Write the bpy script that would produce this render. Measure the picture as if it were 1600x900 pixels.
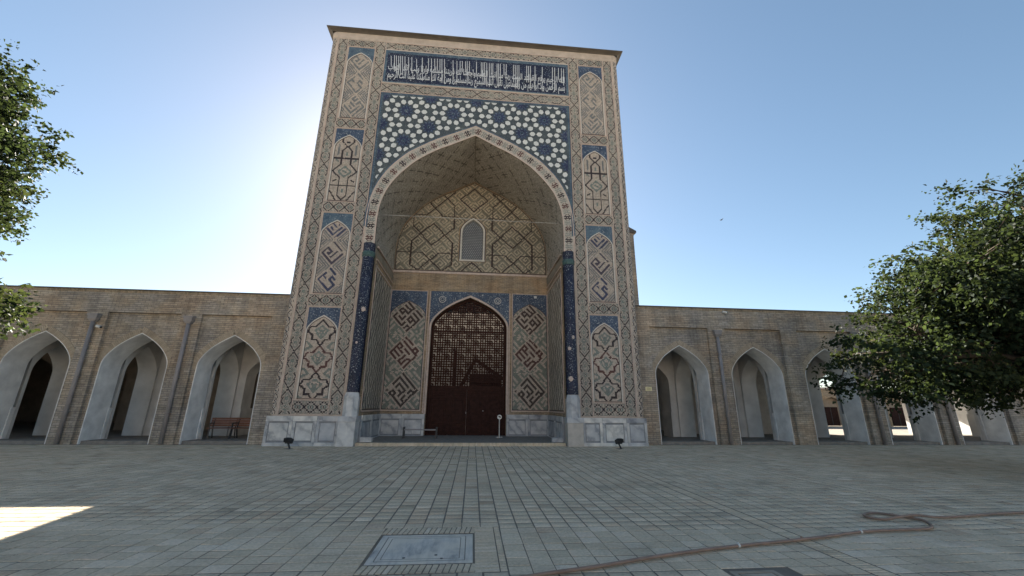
import bpy, bmesh, math, random
import numpy as np
from mathutils import Vector, Matrix

for o in list(bpy.data.objects): bpy.data.objects.remove(o)
SC = bpy.context.scene
COL = SC.collection
R = math.radians
rng = random.Random(7)

# ------------------------------------------------------------------ camera, sky, sun, exposure
CAM = Vector((0.330, -17.729, 1.6)); PITCH, YAW, ROLL, FPX = R(16.278), R(5.198), R(0.525), 630.0
_f = Vector((math.sin(YAW)*math.cos(PITCH), math.cos(YAW)*math.cos(PITCH), math.sin(PITCH)))
_r = Vector((math.cos(YAW), -math.sin(YAW), 0)); _u = _r.cross(_f)
_r2 = _r*math.cos(ROLL)+_u*math.sin(ROLL); _u2 = -_r*math.sin(ROLL)+_u*math.cos(ROLL)
cd = bpy.data.cameras.new('camera'); cam = bpy.data.objects.new('camera', cd); COL.objects.link(cam)
cd.sensor_width = 36; cd.lens = 36*FPX/1600; cd.clip_start = 0.05; cd.clip_end = 3000
cam.matrix_world = Matrix(((_r2.x, _u2.x, -_f.x, CAM.x), (_r2.y, _u2.y, -_f.y, CAM.y), (_r2.z, _u2.z, -_f.z, CAM.z), (0, 0, 0, 1)))
SC.camera = cam

SUN_AZ, SUN_EL = -12.0, 30.3       # degrees from +Y towards +X, and above the horizon
world = bpy.data.worlds.new('World'); SC.world = world; world.use_nodes = True
wn, wl = world.node_tree.nodes, world.node_tree.links
bg = wn['Background']; sky = wn.new('ShaderNodeTexSky'); sky.sky_type = 'NISHITA'; sky.sun_disc = False
sky.sun_elevation = R(SUN_EL); sky.sun_rotation = R(SUN_AZ)
sky.altitude = 300; sky.air_density = 0.9; sky.dust_density = 0.5; sky.ozone_density = 1.0
hs = wn.new('ShaderNodeHueSaturation'); hs.inputs['Saturation'].default_value = 1.08; hs.inputs['Hue'].default_value = 0.492; gm = wn.new('ShaderNodeGamma'); gm.inputs['Gamma'].default_value = 0.84
wl.new(sky.outputs[0], gm.inputs['Color']); wl.new(gm.outputs[0], hs.inputs['Color'])
wl.new(hs.outputs[0], bg.inputs[0]); bg.inputs[1].default_value = 0.05
sd = bpy.data.lights.new('sun', 'SUN'); sd.energy = 5.0; sd.angle = R(0.53); sd.color = (1.0, 0.92, 0.80)
sun = bpy.data.objects.new('sun', sd); COL.objects.link(sun); sun.location = (-20, 60, 50)
_s = Vector((math.sin(R(SUN_AZ))*math.cos(R(SUN_EL)), math.cos(R(SUN_AZ))*math.cos(R(SUN_EL)), math.sin(R(SUN_EL))))
sun.rotation_euler = _s.to_track_quat('Z', 'Y').to_euler()
vs = SC.view_settings; vs.view_transform = 'Standard'; vs.look = 'None'; vs.exposure = 2.25; vs.gamma = 1; vs.use_curve_mapping = False
SC.cycles.max_bounces = 8; SC.cycles.diffuse_bounces = 5; SC.cycles.use_denoising = True

# ------------------------------------------------------------------ helpers
def tag(o, label=None, cat=None, group=None, kind=None):
    if label: o['label'] = label
    if cat: o['category'] = cat
    if group: o['group'] = group
    if kind: o['kind'] = kind
    return o
def empty(name, loc=(0, 0, 0)):
    o = bpy.data.objects.new(name, None); COL.objects.link(o); o.location = loc; o.empty_display_size = .2
    return o
def link(name, me, parent=None, mats=None, smooth=False):
    if mats is not None and not me.materials:
        for m in (mats if isinstance(mats, (list, tuple)) else [mats]): me.materials.append(m)
    o = bpy.data.objects.new(name, me); COL.objects.link(o)
    if parent: o.parent = parent; o.matrix_parent_inverse = Matrix.Translation(parent_loc(parent)).inverted()
    if smooth: me.shade_smooth()
    return o
def parent_loc(p):
    v = Vector(p.location)
    return v if not p.parent else v*0 + Vector(p.location)
def np_mesh(name, V, Q, col=None):
    """V (n,3), Q (m,4) quads; col (m,3) face colours"""
    V = np.asarray(V, np.float32); Q = np.asarray(Q, np.int32)
    me = bpy.data.meshes.new(name); m, k = Q.shape
    me.vertices.add(len(V)); me.vertices.foreach_set('co', V.ravel())
    me.loops.add(m*k); me.loops.foreach_set('vertex_index', Q.ravel())
    me.polygons.add(m); me.polygons.foreach_set('loop_start', np.arange(0, m*k, k, dtype=np.int32))
    if col is not None:
        a = me.attributes.new('Col', 'FLOAT_COLOR', 'FACE')
        a.data.foreach_set('color', np.hstack([np.asarray(col, np.float32), np.ones((m, 1), np.float32)]).ravel())
    me.update(calc_edges=True); me.validate(); return me
class MB:
    def __init__(s): s.v = []; s.f = []; s.c = []
    def quad(s, a, b, c, d, col=None):
        n = len(s.v); s.v += [a, b, c, d]; s.f.append((n, n+1, n+2, n+3)); s.c.append(col)
    def poly(s, pts, col=None):
        n = len(s.v); s.v += list(pts); s.f.append(tuple(range(n, n+len(pts)))); s.c.append(col)
    def box(s, x0, x1, y0, y1, z0, z1, col=None):
        n = len(s.v)
        s.v += [(x0, y0, z0), (x1, y0, z0), (x1, y1, z0), (x0, y1, z0), (x0, y0, z1), (x1, y0, z1), (x1, y1, z1), (x0, y1, z1)]
        for q in ((3, 2, 1, 0), (4, 5, 6, 7), (0, 1, 5, 4), (1, 2, 6, 5), (2, 3, 7, 6), (3, 0, 4, 7)):
            s.f.append(tuple(n+i for i in q)); s.c.append(col)
    def bar(s, a, b, w, h, up=(0, 0, 1), col=None):
        a, b = Vector(a), Vector(b); d = (b-a).normalized(); u = Vector(up)
        x = d.cross(u)
        if x.length < 1e-4: x = d.cross(Vector((0, 1, 0)))
        x.normalize(); u = x.cross(d); n = len(s.v)
        for p in (a, b):
            for i, j in ((-1, -1), (1, -1), (1, 1), (-1, 1)): s.v.append(tuple(p+x*(i*w/2)+u*(j*h/2)))
        for q in ((0, 1, 2, 3), (7, 6, 5, 4), (0, 4, 5, 1), (1, 5, 6, 2), (2, 6, 7, 3), (3, 7, 4, 0)):
            s.f.append(tuple(n+i for i in q)); s.c.append(col)
    def tube(s, pts, rad, seg=8, caps=True, col=None):
        pts = [Vector(p) for p in pts]; rs = rad if isinstance(rad, (list, tuple)) else [rad]*len(pts)
        n0 = len(s.v); prev = None
        for i, p in enumerate(pts):
            t = (pts[min(i+1, len(pts)-1)]-pts[max(i-1, 0)]).normalized()
            if prev is None:
                x = t.cross(Vector((0, 0, 1)))
                if x.length < 1e-3: x = t.cross(Vector((0, 1, 0)))
            else: x = prev-t*prev.dot(t)
            x.normalize(); prev = x; y = t.cross(x)
            for k in range(seg):
                a = 2*math.pi*k/seg; s.v.append(tuple(p+(x*math.cos(a)+y*math.sin(a))*rs[i]))
        for i in range(len(pts)-1):
            for k in range(seg):
                a = n0+i*seg+k; b = n0+i*seg+(k+1) % seg
                s.f.append((a, b, b+seg, a+seg)); s.c.append(col)
        if caps:
            s.f.append(tuple(n0+k for k in reversed(range(seg)))); s.c.append(col)
            m = n0+(len(pts)-1)*seg; s.f.append(tuple(m+k for k in range(seg))); s.c.append(col)
    def lathe(s, prof, cx, cy, seg=20, a0=0, a1=2*math.pi, col=None):
        n0 = len(s.v); full = abs(a1-a0-2*math.pi) < 1e-6; k1 = seg if full else seg+1
        for r, z in prof:
            for k in range(k1):
                a = a0+(a1-a0)*k/seg; s.v.append((cx+r*math.cos(a), cy+r*math.sin(a), z))
        for i in range(len(prof)-1):
            for k in range(seg):
                a = n0+i*k1+k; b = n0+i*k1+(k+1) % k1
                s.f.append((a, b, b+k1, a+k1)); s.c.append(col)
    def mesh(s, name):
        me = bpy.data.meshes.new(name); me.from_pydata([tuple(v) for v in s.v], [], s.f)
        if any(c is not None for c in s.c):
            a = me.attributes.new('Col', 'FLOAT_COLOR', 'FACE')
            a.data.foreach_set('color', np.array([(tuple(c) if c else (.4, .34, .26))+(1,) for c in s.c], np.float32).ravel())
        me.update(); return me
    def build(s, name, mat, parent=None, smooth=False, fix=True):
        me = s.mesh(name)
        if fix:
            b = bmesh.new(); b.from_mesh(me); bmesh.ops.recalc_face_normals(b, faces=b.faces); b.to_mesh(me); b.free()
        return link(name, me, parent, mat, smooth)
def bevel(o, w=.01, seg=2):
    m = o.modifiers.new('bevel', 'BEVEL'); m.width = w; m.segments = seg; m.limit_method = 'ANGLE'; m.angle_limit = R(40); return o
def interp(prof, n=40):
    """smooth resample of a polyline by Catmull-Rom"""
    P = [Vector((a, b)) for a, b in prof]; out = []
    for i in range(len(P)-1):
        p0 = P[max(i-1, 0)]; p1 = P[i]; p2 = P[i+1]; p3 = P[min(i+2, len(P)-1)]
        k = max(2, n//(len(P)-1))
        for j in range(k):
            t = j/k
            out.append(tuple(.5*((2*p1)+(p2-p0)*t+(2*p0-5*p1+4*p2-p3)*t*t+(3*p1-p0-3*p2+p3)*t**3)))
    out.append(tuple(P[-1])); return out
ARCH = [(1, 0), (.99, .15), (.94, .29), (.85, .42), (.70, .58), (.52, .72), (.27, .87), (0, 1)]
def arch_pts(c, hw, zs, za, n=24):
    """left spring -> apex -> right spring"""
    h = interp(ARCH, n)
    L = [(c-hw*a, zs+(za-zs)*b) for a, b in h]
    return L+[(c+hw*a, zs+(za-zs)*b) for a, b in reversed(h[:-1])]
def arch_z(x, c, hw, zs, za):
    t = abs(x-c)/hw
    if t >= 1: return zs
    h = interp(ARCH, 40)
    for (a, b), (a2, b2) in zip(h, h[1:]):
        if a >= t >= a2: return zs+(za-zs)*(b+(b2-b)*((a-t)/(a-a2) if a != a2 else 0))
    return za

# ------------------------------------------------------------------ materials
def new_mat(name, rough=.8, spec=.3):
    m = bpy.data.materials.new(name); m.use_nodes = True
    b = m.node_tree.nodes['Principled BSDF']; b.inputs['Roughness'].default_value = rough
    b.inputs['Specular IOR Level'].default_value = spec
    return m, m.node_tree.nodes, m.node_tree.links, b
def coords(N, L, scale=1, src='Position'):
    g = N.new('ShaderNodeNewGeometry'); mp = N.new('ShaderNodeMapping'); mp.inputs['Scale'].default_value = (scale,)*3 if not isinstance(scale, tuple) else scale
    L.new(g.outputs[src], mp.inputs[0]); return mp.outputs[0]
def noise(N, L, vec, scale, detail=4, rough=.55):
    n = N.new('ShaderNodeTexNoise'); n.inputs['Scale'].default_value = scale; n.inputs['Detail'].default_value = detail; n.inputs['Roughness'].default_value = rough
    L.new(vec, n.inputs['Vector']); return n.outputs['Fac']
def ramp(N, L, fac, stops):
    r = N.new('ShaderNodeValToRGB'); e = r.color_ramp.elements
    while len(e) > 1: e.remove(e[0])
    e[0].position = stops[0][0]; e[0].color = tuple(stops[0][1])+(1,)
    for p, c in stops[1:]:
        x = e.new(p); x.color = tuple(c)+(1,)
    L.new(fac, r.inputs[0]); return r.outputs[0]
def mixc(N, L, fac, a, b, mode='MIX'):
    m = N.new('ShaderNodeMix'); m.data_type = 'RGBA'; m.blend_type = mode
    for s, v in ((0, fac), (6, a), (7, b)):
        if hasattr(v, 'is_linked'): L.new(v, m.inputs[s])
        else: m.inputs[s].default_value = v if s == 0 else tuple(v)+(1,)
    return m.outputs[2]
def bump(N, L, b, h, strength=.3, dist=.01):
    n = N.new('ShaderNodeBump'); n.inputs['Strength'].default_value = strength; n.inputs['Distance'].default_value = dist
    L.new(h, n.inputs['Height']); L.new(n.outputs[0], b.inputs['Normal'])
def plain(name, c, rough=.8, var=.25, scale=3, spec=.3, fine=40, bstr=.15, metal=0):
    m, N, L, b = new_mat(name, rough, spec); v = coords(N, L)
    f = noise(N, L, v, scale, 5); c2 = tuple(x*(1-var) for x in c); c3 = tuple(min(1, x*(1+var*.6)) for x in c)
    L.new(ramp(N, L, f, [(.3, c2), (.7, c3)]), b.inputs['Base Color'])
    bump(N, L, b, noise(N, L, v, fine, 3), bstr, .01); b.inputs['Metallic'].default_value = metal
    return m
def brick_mat(name, c1, c2, mortar, bw=.27, rh=.062, axis='xz', stain=.35):
    m, N, L, b = new_mat(name, .9, .15); g = N.new('ShaderNodeNewGeometry'); sp = N.new('ShaderNodeSeparateXYZ'); L.new(g.outputs['Position'], sp.inputs[0])
    ad = N.new('ShaderNodeMath'); ad.operation = 'ADD'; L.new(sp.outputs['X'], ad.inputs[0]); L.new(sp.outputs['Y'], ad.inputs[1])
    cb = N.new('ShaderNodeCombineXYZ'); L.new(ad.outputs[0], cb.inputs[0]); L.new(sp.outputs['Z'], cb.inputs[1])
    t = N.new('ShaderNodeTexBrick'); L.new(cb.outputs[0], t.inputs['Vector'])
    t.inputs['Scale'].default_value = 1; t.inputs['Brick Width'].default_value = bw; t.inputs['Row Height'].default_value = rh
    t.inputs['Mortar Size'].default_value = .012; t.inputs['Mortar Smooth'].default_value = .2; t.inputs['Bias'].default_value = 0
    for k, c in (('Color1', c1), ('Color2', c2), ('Mortar', mortar)): t.inputs[k].default_value = tuple(c)+(1,)
    v = coords(N, L); st = noise(N, L, v, .55, 6, .6); st2 = noise(N, L, v, 9, 4)
    sm = ramp(N, L, st, [(.3, (1-stain,)*3), (.65, (1.08, 1.05, 1.0))])
    c = mixc(N, L, 1.0, t.outputs['Color'], sm, 'MULTIPLY')
    c = mixc(N, L, .6, c, ramp(N, L, st2, [(.25, (.6, .6, .6)), (.75, (1.25, 1.22, 1.18))]), 'MULTIPLY')
    c = mixc(N, L, 1, c, ramp(N, L, noise(N, L, v, .9, 3, .5), [(.38, (1.06, .98, .92)), (.5, (1, 1, 1)), (.62, (.93, .97, 1.05))]), 'MULTIPLY')
    # long horizontal course streaks
    vs_ = coords(N, L, (.9, .9, 16)); c = mixc(N, L, .55, c, ramp(N, L, noise(N, L, vs_, 1, 3), [(.3, (.62, .62, .64)), (.7, (1.2, 1.18, 1.12))]), 'MULTIPLY')
    c = mixc(N, L, .8, c, ramp(N, L, noise(N, L, coords(N, L, (3.2, 3.2, .28)), 1, 4, .6), [(.32, (.72, .72, .74)), (.5, (1, 1, 1)), (.75, (1.12, 1.1, 1.07))]), 'MULTIPLY')
    L.new(c, b.inputs['Base Color'])
    inv = N.new('ShaderNodeMath'); inv.operation = 'SUBTRACT'; inv.inputs[0].default_value = 1; L.new(t.outputs['Fac'], inv.inputs[1])
    bump(N, L, b, inv.outputs[0], .6, .012); return m
def attr_mat(name, rough=.5, var=.25, spec=.35, vscale=14, rnd=False):
    m, N, L, b = new_mat(name, rough, spec); a = N.new('ShaderNodeAttribute'); a.attribute_name = 'Col'
    v = coords(N, L); f = noise(N, L, v, vscale, 4)
    c = mixc(N, L, 1, a.outputs['Color'], ramp(N, L, f, [(.25, (1-var,)*3), (.75, (1+var,)*3)]), 'MULTIPLY')
    f2 = noise(N, L, v, .5, 5); c = mixc(N, L, 1, c, ramp(N, L, f2, [(.3, (.82, .82, .82)), (.65, (1.06, 1.05, 1.03))]), 'MULTIPLY')
    lum = N.new('ShaderNodeRGBToBW'); L.new(a.outputs['Color'], lum.inputs[0]); L.new(ramp(N, L, lum.outputs[0], [(.1, (rough*.55,)*3), (.32, (rough*1.5,)*3)]), b.inputs['Roughness'])
    L.new(c, b.inputs['Base Color']); bump(N, L, b, f, .15, .006); return m
def majolica(name, base, dark, specks, scale=7, amount=.5):
    """blue glazed tile mosaic with pale curling specks"""
    m, N, L, b = new_mat(name, .42, .22); v = coords(N, L)
    n1 = noise(N, L, v, 2.2, 4)
    c = ramp(N, L, n1, [(.35, dark), (.65, base)])
    dv = N.new('ShaderNodeTexNoise'); dv.inputs['Scale'].default_value = 5; L.new(v, dv.inputs['Vector'])
    mv = N.new('ShaderNodeMix'); mv.data_type = 'VECTOR'; mv.inputs[0].default_value = .08; L.new(v, mv.inputs[4]); L.new(dv.outputs['Color'], mv.inputs[5])
    vo = N.new('ShaderNodeTexVoronoi'); vo.feature = 'F1'; vo.inputs['Scale'].default_value = scale; L.new(mv.outputs[1], vo.inputs['Vector'])
    ring = N.new('ShaderNodeMath'); ring.operation = 'SINE'; mu = N.new('ShaderNodeMath'); mu.operation = 'MULTIPLY'; mu.inputs[1].default_value = 22
    L.new(vo.outputs['Distance'], mu.inputs[0]); L.new(mu.outputs[0], ring.inputs[0])
    k = ramp(N, L, ring.outputs[0], [(.55, (0, 0, 0)), (.9, (1, 1, 1))])
    n2 = noise(N, L, v, 14, 2); k2 = ramp(N, L, n2, [(.5, (0, 0, 0)), (.62, (1, 1, 1))])
    mm = mixc(N, L, 1, k, k2, 'MULTIPLY'); bw = N.new('ShaderNodeRGBToBW'); L.new(mm, bw.inputs[0])
    sc = N.new('ShaderNodeMath'); sc.operation = 'MULTIPLY'; sc.inputs[1].default_value = amount; L.new(bw.outputs[0], sc.inputs[0])
    L.new(mixc(N, L, sc.outputs[0], c, specks), b.inputs['Base Color']); return m
def marble_mat(name, c, vein, scale=1.5):
    m, N, L, b = new_mat(name, .45, .4)
    oi = N.new('ShaderNodeObjectInfo'); v0 = coords(N, L); ad = N.new('ShaderNodeVectorMath'); ad.operation = 'ADD'
    cb = N.new('ShaderNodeVectorMath'); cb.operation = 'SCALE'; cb.inputs[0].default_value = (31, 17, 23); L.new(oi.outputs['Random'], cb.inputs['Scale'])
    L.new(v0, ad.inputs[0]); L.new(cb.outputs[0], ad.inputs[1]); v = ad.outputs[0]
    w = N.new('ShaderNodeTexWave'); w.wave_type = 'BANDS'; w.bands_direction = 'DIAGONAL'; w.inputs['Scale'].default_value = scale; w.inputs['Distortion'].default_value = 14; w.inputs['Detail'].default_value = 8; w.inputs['Detail Scale'].default_value = .7; w.inputs['Detail Roughness'].default_value = .65
    L.new(v, w.inputs['Vector'])
    c1 = ramp(N, L, w.outputs['Fac'], [(.0, vein), (.22, tuple(.75*x+.25*y for x, y in zip(c, vein))), (.6, c), (1, tuple(min(1, x*1.05) for x in c))])
    n = noise(N, L, v, 3, 6); c1 = mixc(N, L, 1, c1, ramp(N, L, n, [(.3, (.72, .74, .78)), (.7, (1.08, 1.07, 1.05))]), 'MULTIPLY')
    hu = ramp(N, L, oi.outputs['Random'], [(0, (.70, .73, .78)), (.5, (.95, .96, .97)), (1, (1.15, 1.13, 1.08))])
    L.new(mixc(N, L, 1, c1, hu, 'MULTIPLY'), b.inputs['Base Color']); return m
def leaf_mat(name, c, c2):
    m, N, L, b = new_mat(name, .55, .35); N.remove(b)
    out = N['Material Output']; a = N.new('ShaderNodeAttribute'); a.attribute_name = 'Col'
    d = N.new('ShaderNodeBsdfPrincipled'); d.inputs['Roughness'].default_value = .6; d.inputs['Specular IOR Level'].default_value = .08; t = N.new('ShaderNodeBsdfTranslucent')
    cc = mixc(N, L, 1, a.outputs['Color'], c, 'MULTIPLY'); ct = mixc(N, L, 1, a.outputs['Color'], c2, 'MULTIPLY')
    L.new(cc, d.inputs['Base Color']); L.new(ct, t.inputs['Color'])
    mx = N.new('ShaderNodeMixShader'); mx.inputs[0].default_value = .36; L.new(d.outputs[0], mx.inputs[1]); L.new(t.outputs[0], mx.inputs[2]); L.new(mx.outputs[0], out.inputs[0]); return m
def paving_mat(name, use_attr):
    m, N, L, b = new_mat(name, .9, .06); v = coords(N, L)
    if use_attr:
        a = N.new('ShaderNodeAttribute'); a.attribute_name = 'Col'; c = a.outputs['Color']
    else:
        oi = N.new('ShaderNodeObjectInfo'); c = ramp(N, L, oi.outputs['Random'], [(0, (.53, .44, .32)), (.15, (.58, .475, .345)), (.5, (.615, .505, .37)), (.8, (.64, .53, .395)), (.92, (.68, .57, .44)), (1, (.57, .44, .315))])
    f = noise(N, L, v, 1.1, 6, .65); c = mixc(N, L, 1, c, ramp(N, L, f, [(.3, (.76, .75, .735)), (.5, (1, 1, .99)), (.72, (1.09, 1.08, 1.06))]), 'MULTIPLY')
    f2 = noise(N, L, v, 28, 5, .7); c = mixc(N, L, 1, c, ramp(N, L, f2, [(.3, (.78, .78, .78)), (.7, (1.16, 1.15, 1.13))]), 'MULTIPLY')
    L.new(c, b.inputs['Base Color']); bump(N, L, b, f2, .25, .006); return m

M = {}
M['brick'] = brick_mat('arcade_brick', (.50, .445, .38), (.37, .325, .27), (.27, .245, .215), .29, .088)
M['band_brick'] = brick_mat('iwan_brick', (.52, .40, .275), (.42, .315, .21), (.30, .25, .19), .25, .07)
M['buff'] = plain('buff_brick', (.48, .40, .33), .9, .2, 2.5)
M['frame'] = plain('pinkish_frame_brick', (.55, .435, .365), .9, .2, 8)
M['pale'] = plain('pale_trim', (.57, .53, .465), .8, .15, 6)
M['line'] = plain('dark_glazed_line', (.05, .035, .035), .4, .3, 10)
M['mosaic'] = attr_mat('brick_mosaic')
M['vaultcell'] = attr_mat('vault_brick_mosaic', .85, .3, .2)
M['blue'] = majolica('blue_majolica', (.07, .10, .15), (.04, .055, .09), (.40, .42, .40), 5, .95)
M['turq'] = majolica('turquoise_majolica', (.10, .145, .18), (.055, .085, .12), (.36, .38, .37), 5, .7)
M['deep'] = majolica('deep_blue_majolica', (.026, .032, .062), (.014, .017, .034), (.30, .32, .32), 5, .95)
M['spand'] = majolica('dark_green_blue_majolica', (.085, .10, .10), (.05, .06, .07), (.28, .30, .28), 9, .6)
M['rose'] = majolica('rosette_blue', (.04, .05, .105), (.025, .03, .06), (.32, .34, .35), 8, .75)
M['white'] = plain('white_glaze', (.62, .62, .585), .3, .12, 5, .5)
M['letter'] = plain('white_letter_glaze', (.60, .61, .61), .3, .12, 5, .5)
M['marble'] = marble_mat('grey_marble', (.50, .495, .485), (.32, .325, .335), .7)
M['marble2'] = marble_mat('pale_marble', (.62, .605, .575), (.45, .445, .435), .6)
M['shade_joint'] = plain('dado_shade_backing', (.27, .275, .285), .8, .2, 4)  # backing darkened to stand in for weak shadow in the slab gaps
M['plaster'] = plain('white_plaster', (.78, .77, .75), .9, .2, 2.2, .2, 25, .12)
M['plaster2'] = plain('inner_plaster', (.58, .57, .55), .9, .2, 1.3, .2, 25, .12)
M['dim'] = plain('shade_dark_interior', (.22, .19, .16), .95, .2, 2)  # darkened in place of the shade deep in the left bays
M['wood'] = plain('dark_red_wood', (.036, .014, .010), .6, .4, 6, .1)
M['metal'] = plain('dark_metal', (.03, .03, .032), .5, .2, 9, .5)
M['pipe'] = plain('grey_painted_pipe', (.27, .25, .245), .5, .15, 4, .4)
M['tin'] = plain('roof_tin', (.10, .088, .075), .6, .2, 2, .4)
M['lattice'] = plain('grey_stone_lattice', (.24, .25, .26), .8, .15, 6)
M['mortar'] = plain('dark_mortar', (.19, .16, .125), .95, .3, 3)
M['hose'] = plain('brown_rubber_hose', (.25, .17, .125), .5, .25, 6, .4)
M['bark'] = plain('tree_bark', (.10, .075, .055), .9, .4, 8, .2, 30, .6)
M['leaf'] = leaf_mat('mulberry_leaf', (.024, .038, .025), (.050, .070, .022))
M['tile'] = paving_mat('paving_tile', False); M['tile_far'] = paving_mat('paving_tile_joined', True)
M['slat'] = plain('red_brown_slat', (.19, .085, .055), .55, .25, 7, .35)

# ------------------------------------------------------------------ cell mosaics
K = (.035, .025, .030); T = (.17, .22, .205); G = (.27, .28, .255); BL = (.055, .065, .125); RB = (.115, .050, .045)
BF = (.505, .44, .37); PK = (.455, .36, .285); GR = (.165, .185, .195)
def jit(c, a=.16):
    k = 1+rng.uniform(-a, a); return (c[0]*k, c[1]*k, c[2]*k)
def cells_mesh(name, cells, fmap, depth=.014, inset=.10):
    """cells: (u, v, half_w, half_h, colour) ; fmap(U,V,D)->(n,3) world points"""
    n = len(cells); A = np.array([c[:4] for c in cells], float); C = np.array([c[4] for c in cells], float)
    U, Vv, W, H = A.T; ins_ = np.where(C.mean(1) < .12, .01, inset); W = W*(1-ins_); H = H*(1-ins_); P = []
    for d, k in ((0.0, 1.0), (depth, .9)):
        for i, j in ((-1, -1), (1, -1), (1, 1), (-1, 1)):
            P.append(fmap(U+i*W*k, Vv+j*H*k, np.full(n, d)))
    P = np.stack(P, 1).reshape(-1, 3)
    q = np.array([(4, 5, 6, 7), (0, 1, 5, 4), (1, 2, 6, 5), (2, 3, 7, 6), (3, 0, 4, 7)])
    Q = (np.arange(n)[:, None, None]*8+q[None]).reshape(-1, 4)
    return np_mesh(name, P, Q, np.repeat(C, 5, 0))
def front(y):   # a mosaic on a wall that faces the court
    return lambda U, V_, D: np.stack([U, y-D, V_], 1)
def field(u0, u1, v0, v1, cu, cv, fn):
    nu = max(1, round((u1-u0)/cu)); nv = max(1, round((v1-v0)/cv)); du = (u1-u0)/nu; dv = (v1-v0)/nv; out = []
    for j in range(nv):
        for i in range(nu):
            u = u0+(i+.5)*du; v = v0+(j+.5)*dv; c = fn(u, v)
            if c is not None and rng.random() > .012: out.append((u, v, du/2, dv/2, jit(c)))
    return out
CHAIN = ["K.......", "KK.....G", ".KK...GG", "..KK.GG.", "G..KK..G", "GG..KK.G", ".GG..KK.", "..GG..KK", "T..G...K", "TT.G.K.K", ".T.G.KKK", "TT.G..K.", "T..GG.KK", "...G...K", "G.GG..KK", "GG...KK.", ".G..KK.G", "T.G..K.G", "TT.G...G", ".TT.G.G.", "K.T.G..."]
SMALL = ["K.......", "KK.....G", ".KK..GGG", "..KK..GG", "T..KK..G", "TT..KK..", ".TT..KK.", "K.T.G..K"]
def chain(bm, P, phase, mid, hw, along, across):
    """colour function of a chain border. along/across pick the coordinate"""
    n = len(bm)-1
    def fn(u, v):
        a = (u, v)[along]; s = abs((u, v)[across]-mid)/hw
        t = abs(((a-phase)/P+.5) % 1-.5)*2*n
        ch = bm[min(n, int(t+.5))][min(7, int(s*7.5))]
        return {'K': K, 'T': T, 'G': G}.get(ch) or (BF if rng.random() > .18 else (.40, .375, .325))
    return fn
def seg_d(px, pz, a, b):
    ax, az = a; bx, bz = b; dx, dz = bx-ax, bz-az; L2 = dx*dx+dz*dz or 1e-9
    t = max(0, min(1, ((px-ax)*dx+(pz-az)*dz)/L2)); return math.hypot(px-ax-t*dx, pz-az-t*dz)
def lines_fn(lines, base):
    """lines: list of (colour, halfwidth, polyline)"""
    segs = [(c, w, p, q) for c, w, pl in lines for p, q in zip(pl, pl[1:])]
    def fn(u, v):
        for c, w, p, q in segs:
            if abs(u-(p[0]+q[0])/2) < abs(p[0]-q[0])/2+w and abs(v-(p[1]+q[1])/2) < abs(p[1]-q[1])/2+w and seg_d(u, v, p, q) < w: return c
        return base(u, v) if callable(base) else base
    return fn
WORDS = [["#.....###", "#...#.#..", "#.#.#.###", "#.#.#....", "#.#.#.###", "#.......#", "#######.#", "........#", "#########"],
         ["#####...#", "#...#...#", "#.#.#...#", "#.###...#", "#.......#", "#.#####.#", "#.......#", "#........", "########."],
         ["######..#", "#..#....#", "#..#....#", "#.......#", "#...###.#", "#...#.#..", "#...#.#..", "#...#....", "#####...."]]
WORD11 = [["###.###.#.#", "#...#.#.#.#", "#.#.###.#.#", "#.#...#.#.#", "#.###.#####", "#..........", "###.###.#.#", "....#.#.#.#", "###.###.#.#", "..#...#.#.#", "#########.#"],
          ["#######.#.#", "#.#.#.#.#.#", "#.#.###.#.#", "#.#.#...#.#", "#.#.#.#.#.#", "......#.#.#", "#####.#.#..", "#.....#.###", "#####...#.#", "....#...###", "#########.."],
          ["#...#####.#", "........#.#", "###.###.#.#", "#.#...#.#.#", "###.#.#.#.#", "#...#.#.#.#", "#.#####.#.#", "#.........#", "#.###.###.#", "#.#.....#.#", "###########"]]
WORDS = [list(reversed(w)) for w in WORDS]; WORD11 = [list(reversed(w)) for w in WORD11]
def kufic(cx, ztop, W, H, n, words, ink, tri, fill):
    """stacked diamonds of square kufic in a panel W x H"""
    per = H/n; hd = per/2
    def fn(u, v):
        k = (ztop-v)/per; i = int(max(0, min(n-1, k))); zc = ztop-(i+.5)*per
        dx = (u-cx); dz = v-zc; a = (dx*hd/(W/2)+dz); b = (dz-dx*hd/(W/2))
        if abs(a) < hd and abs(b) < hd:
            w = words[i % len(words)]; N_ = len(w); m = .90
            x = (a/hd/m+1)/2*N_; y = (b/hd/m+1)/2*N_
            if 0 <= x < N_ and 0 <= y < N_ and w[int(y)][int(x)] == '#': return ink[i % len(ink)]
            return BF
        if fill:      # neighbouring words in the side triangles
            w = words[(i+1) % len(words)]; N_ = len(w); x = int((a/hd/.9 % 2)/2*N_); y = int((b/hd/.9 % 2)/2*N_)
            return tri if w[y][x] == '#' else BF
        d = max(abs(a), abs(b))-hd; t = d/(hd*.22)
        return tri if (t-.45) % 1 < .5 and t > .4 else BF
    return fn

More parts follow.
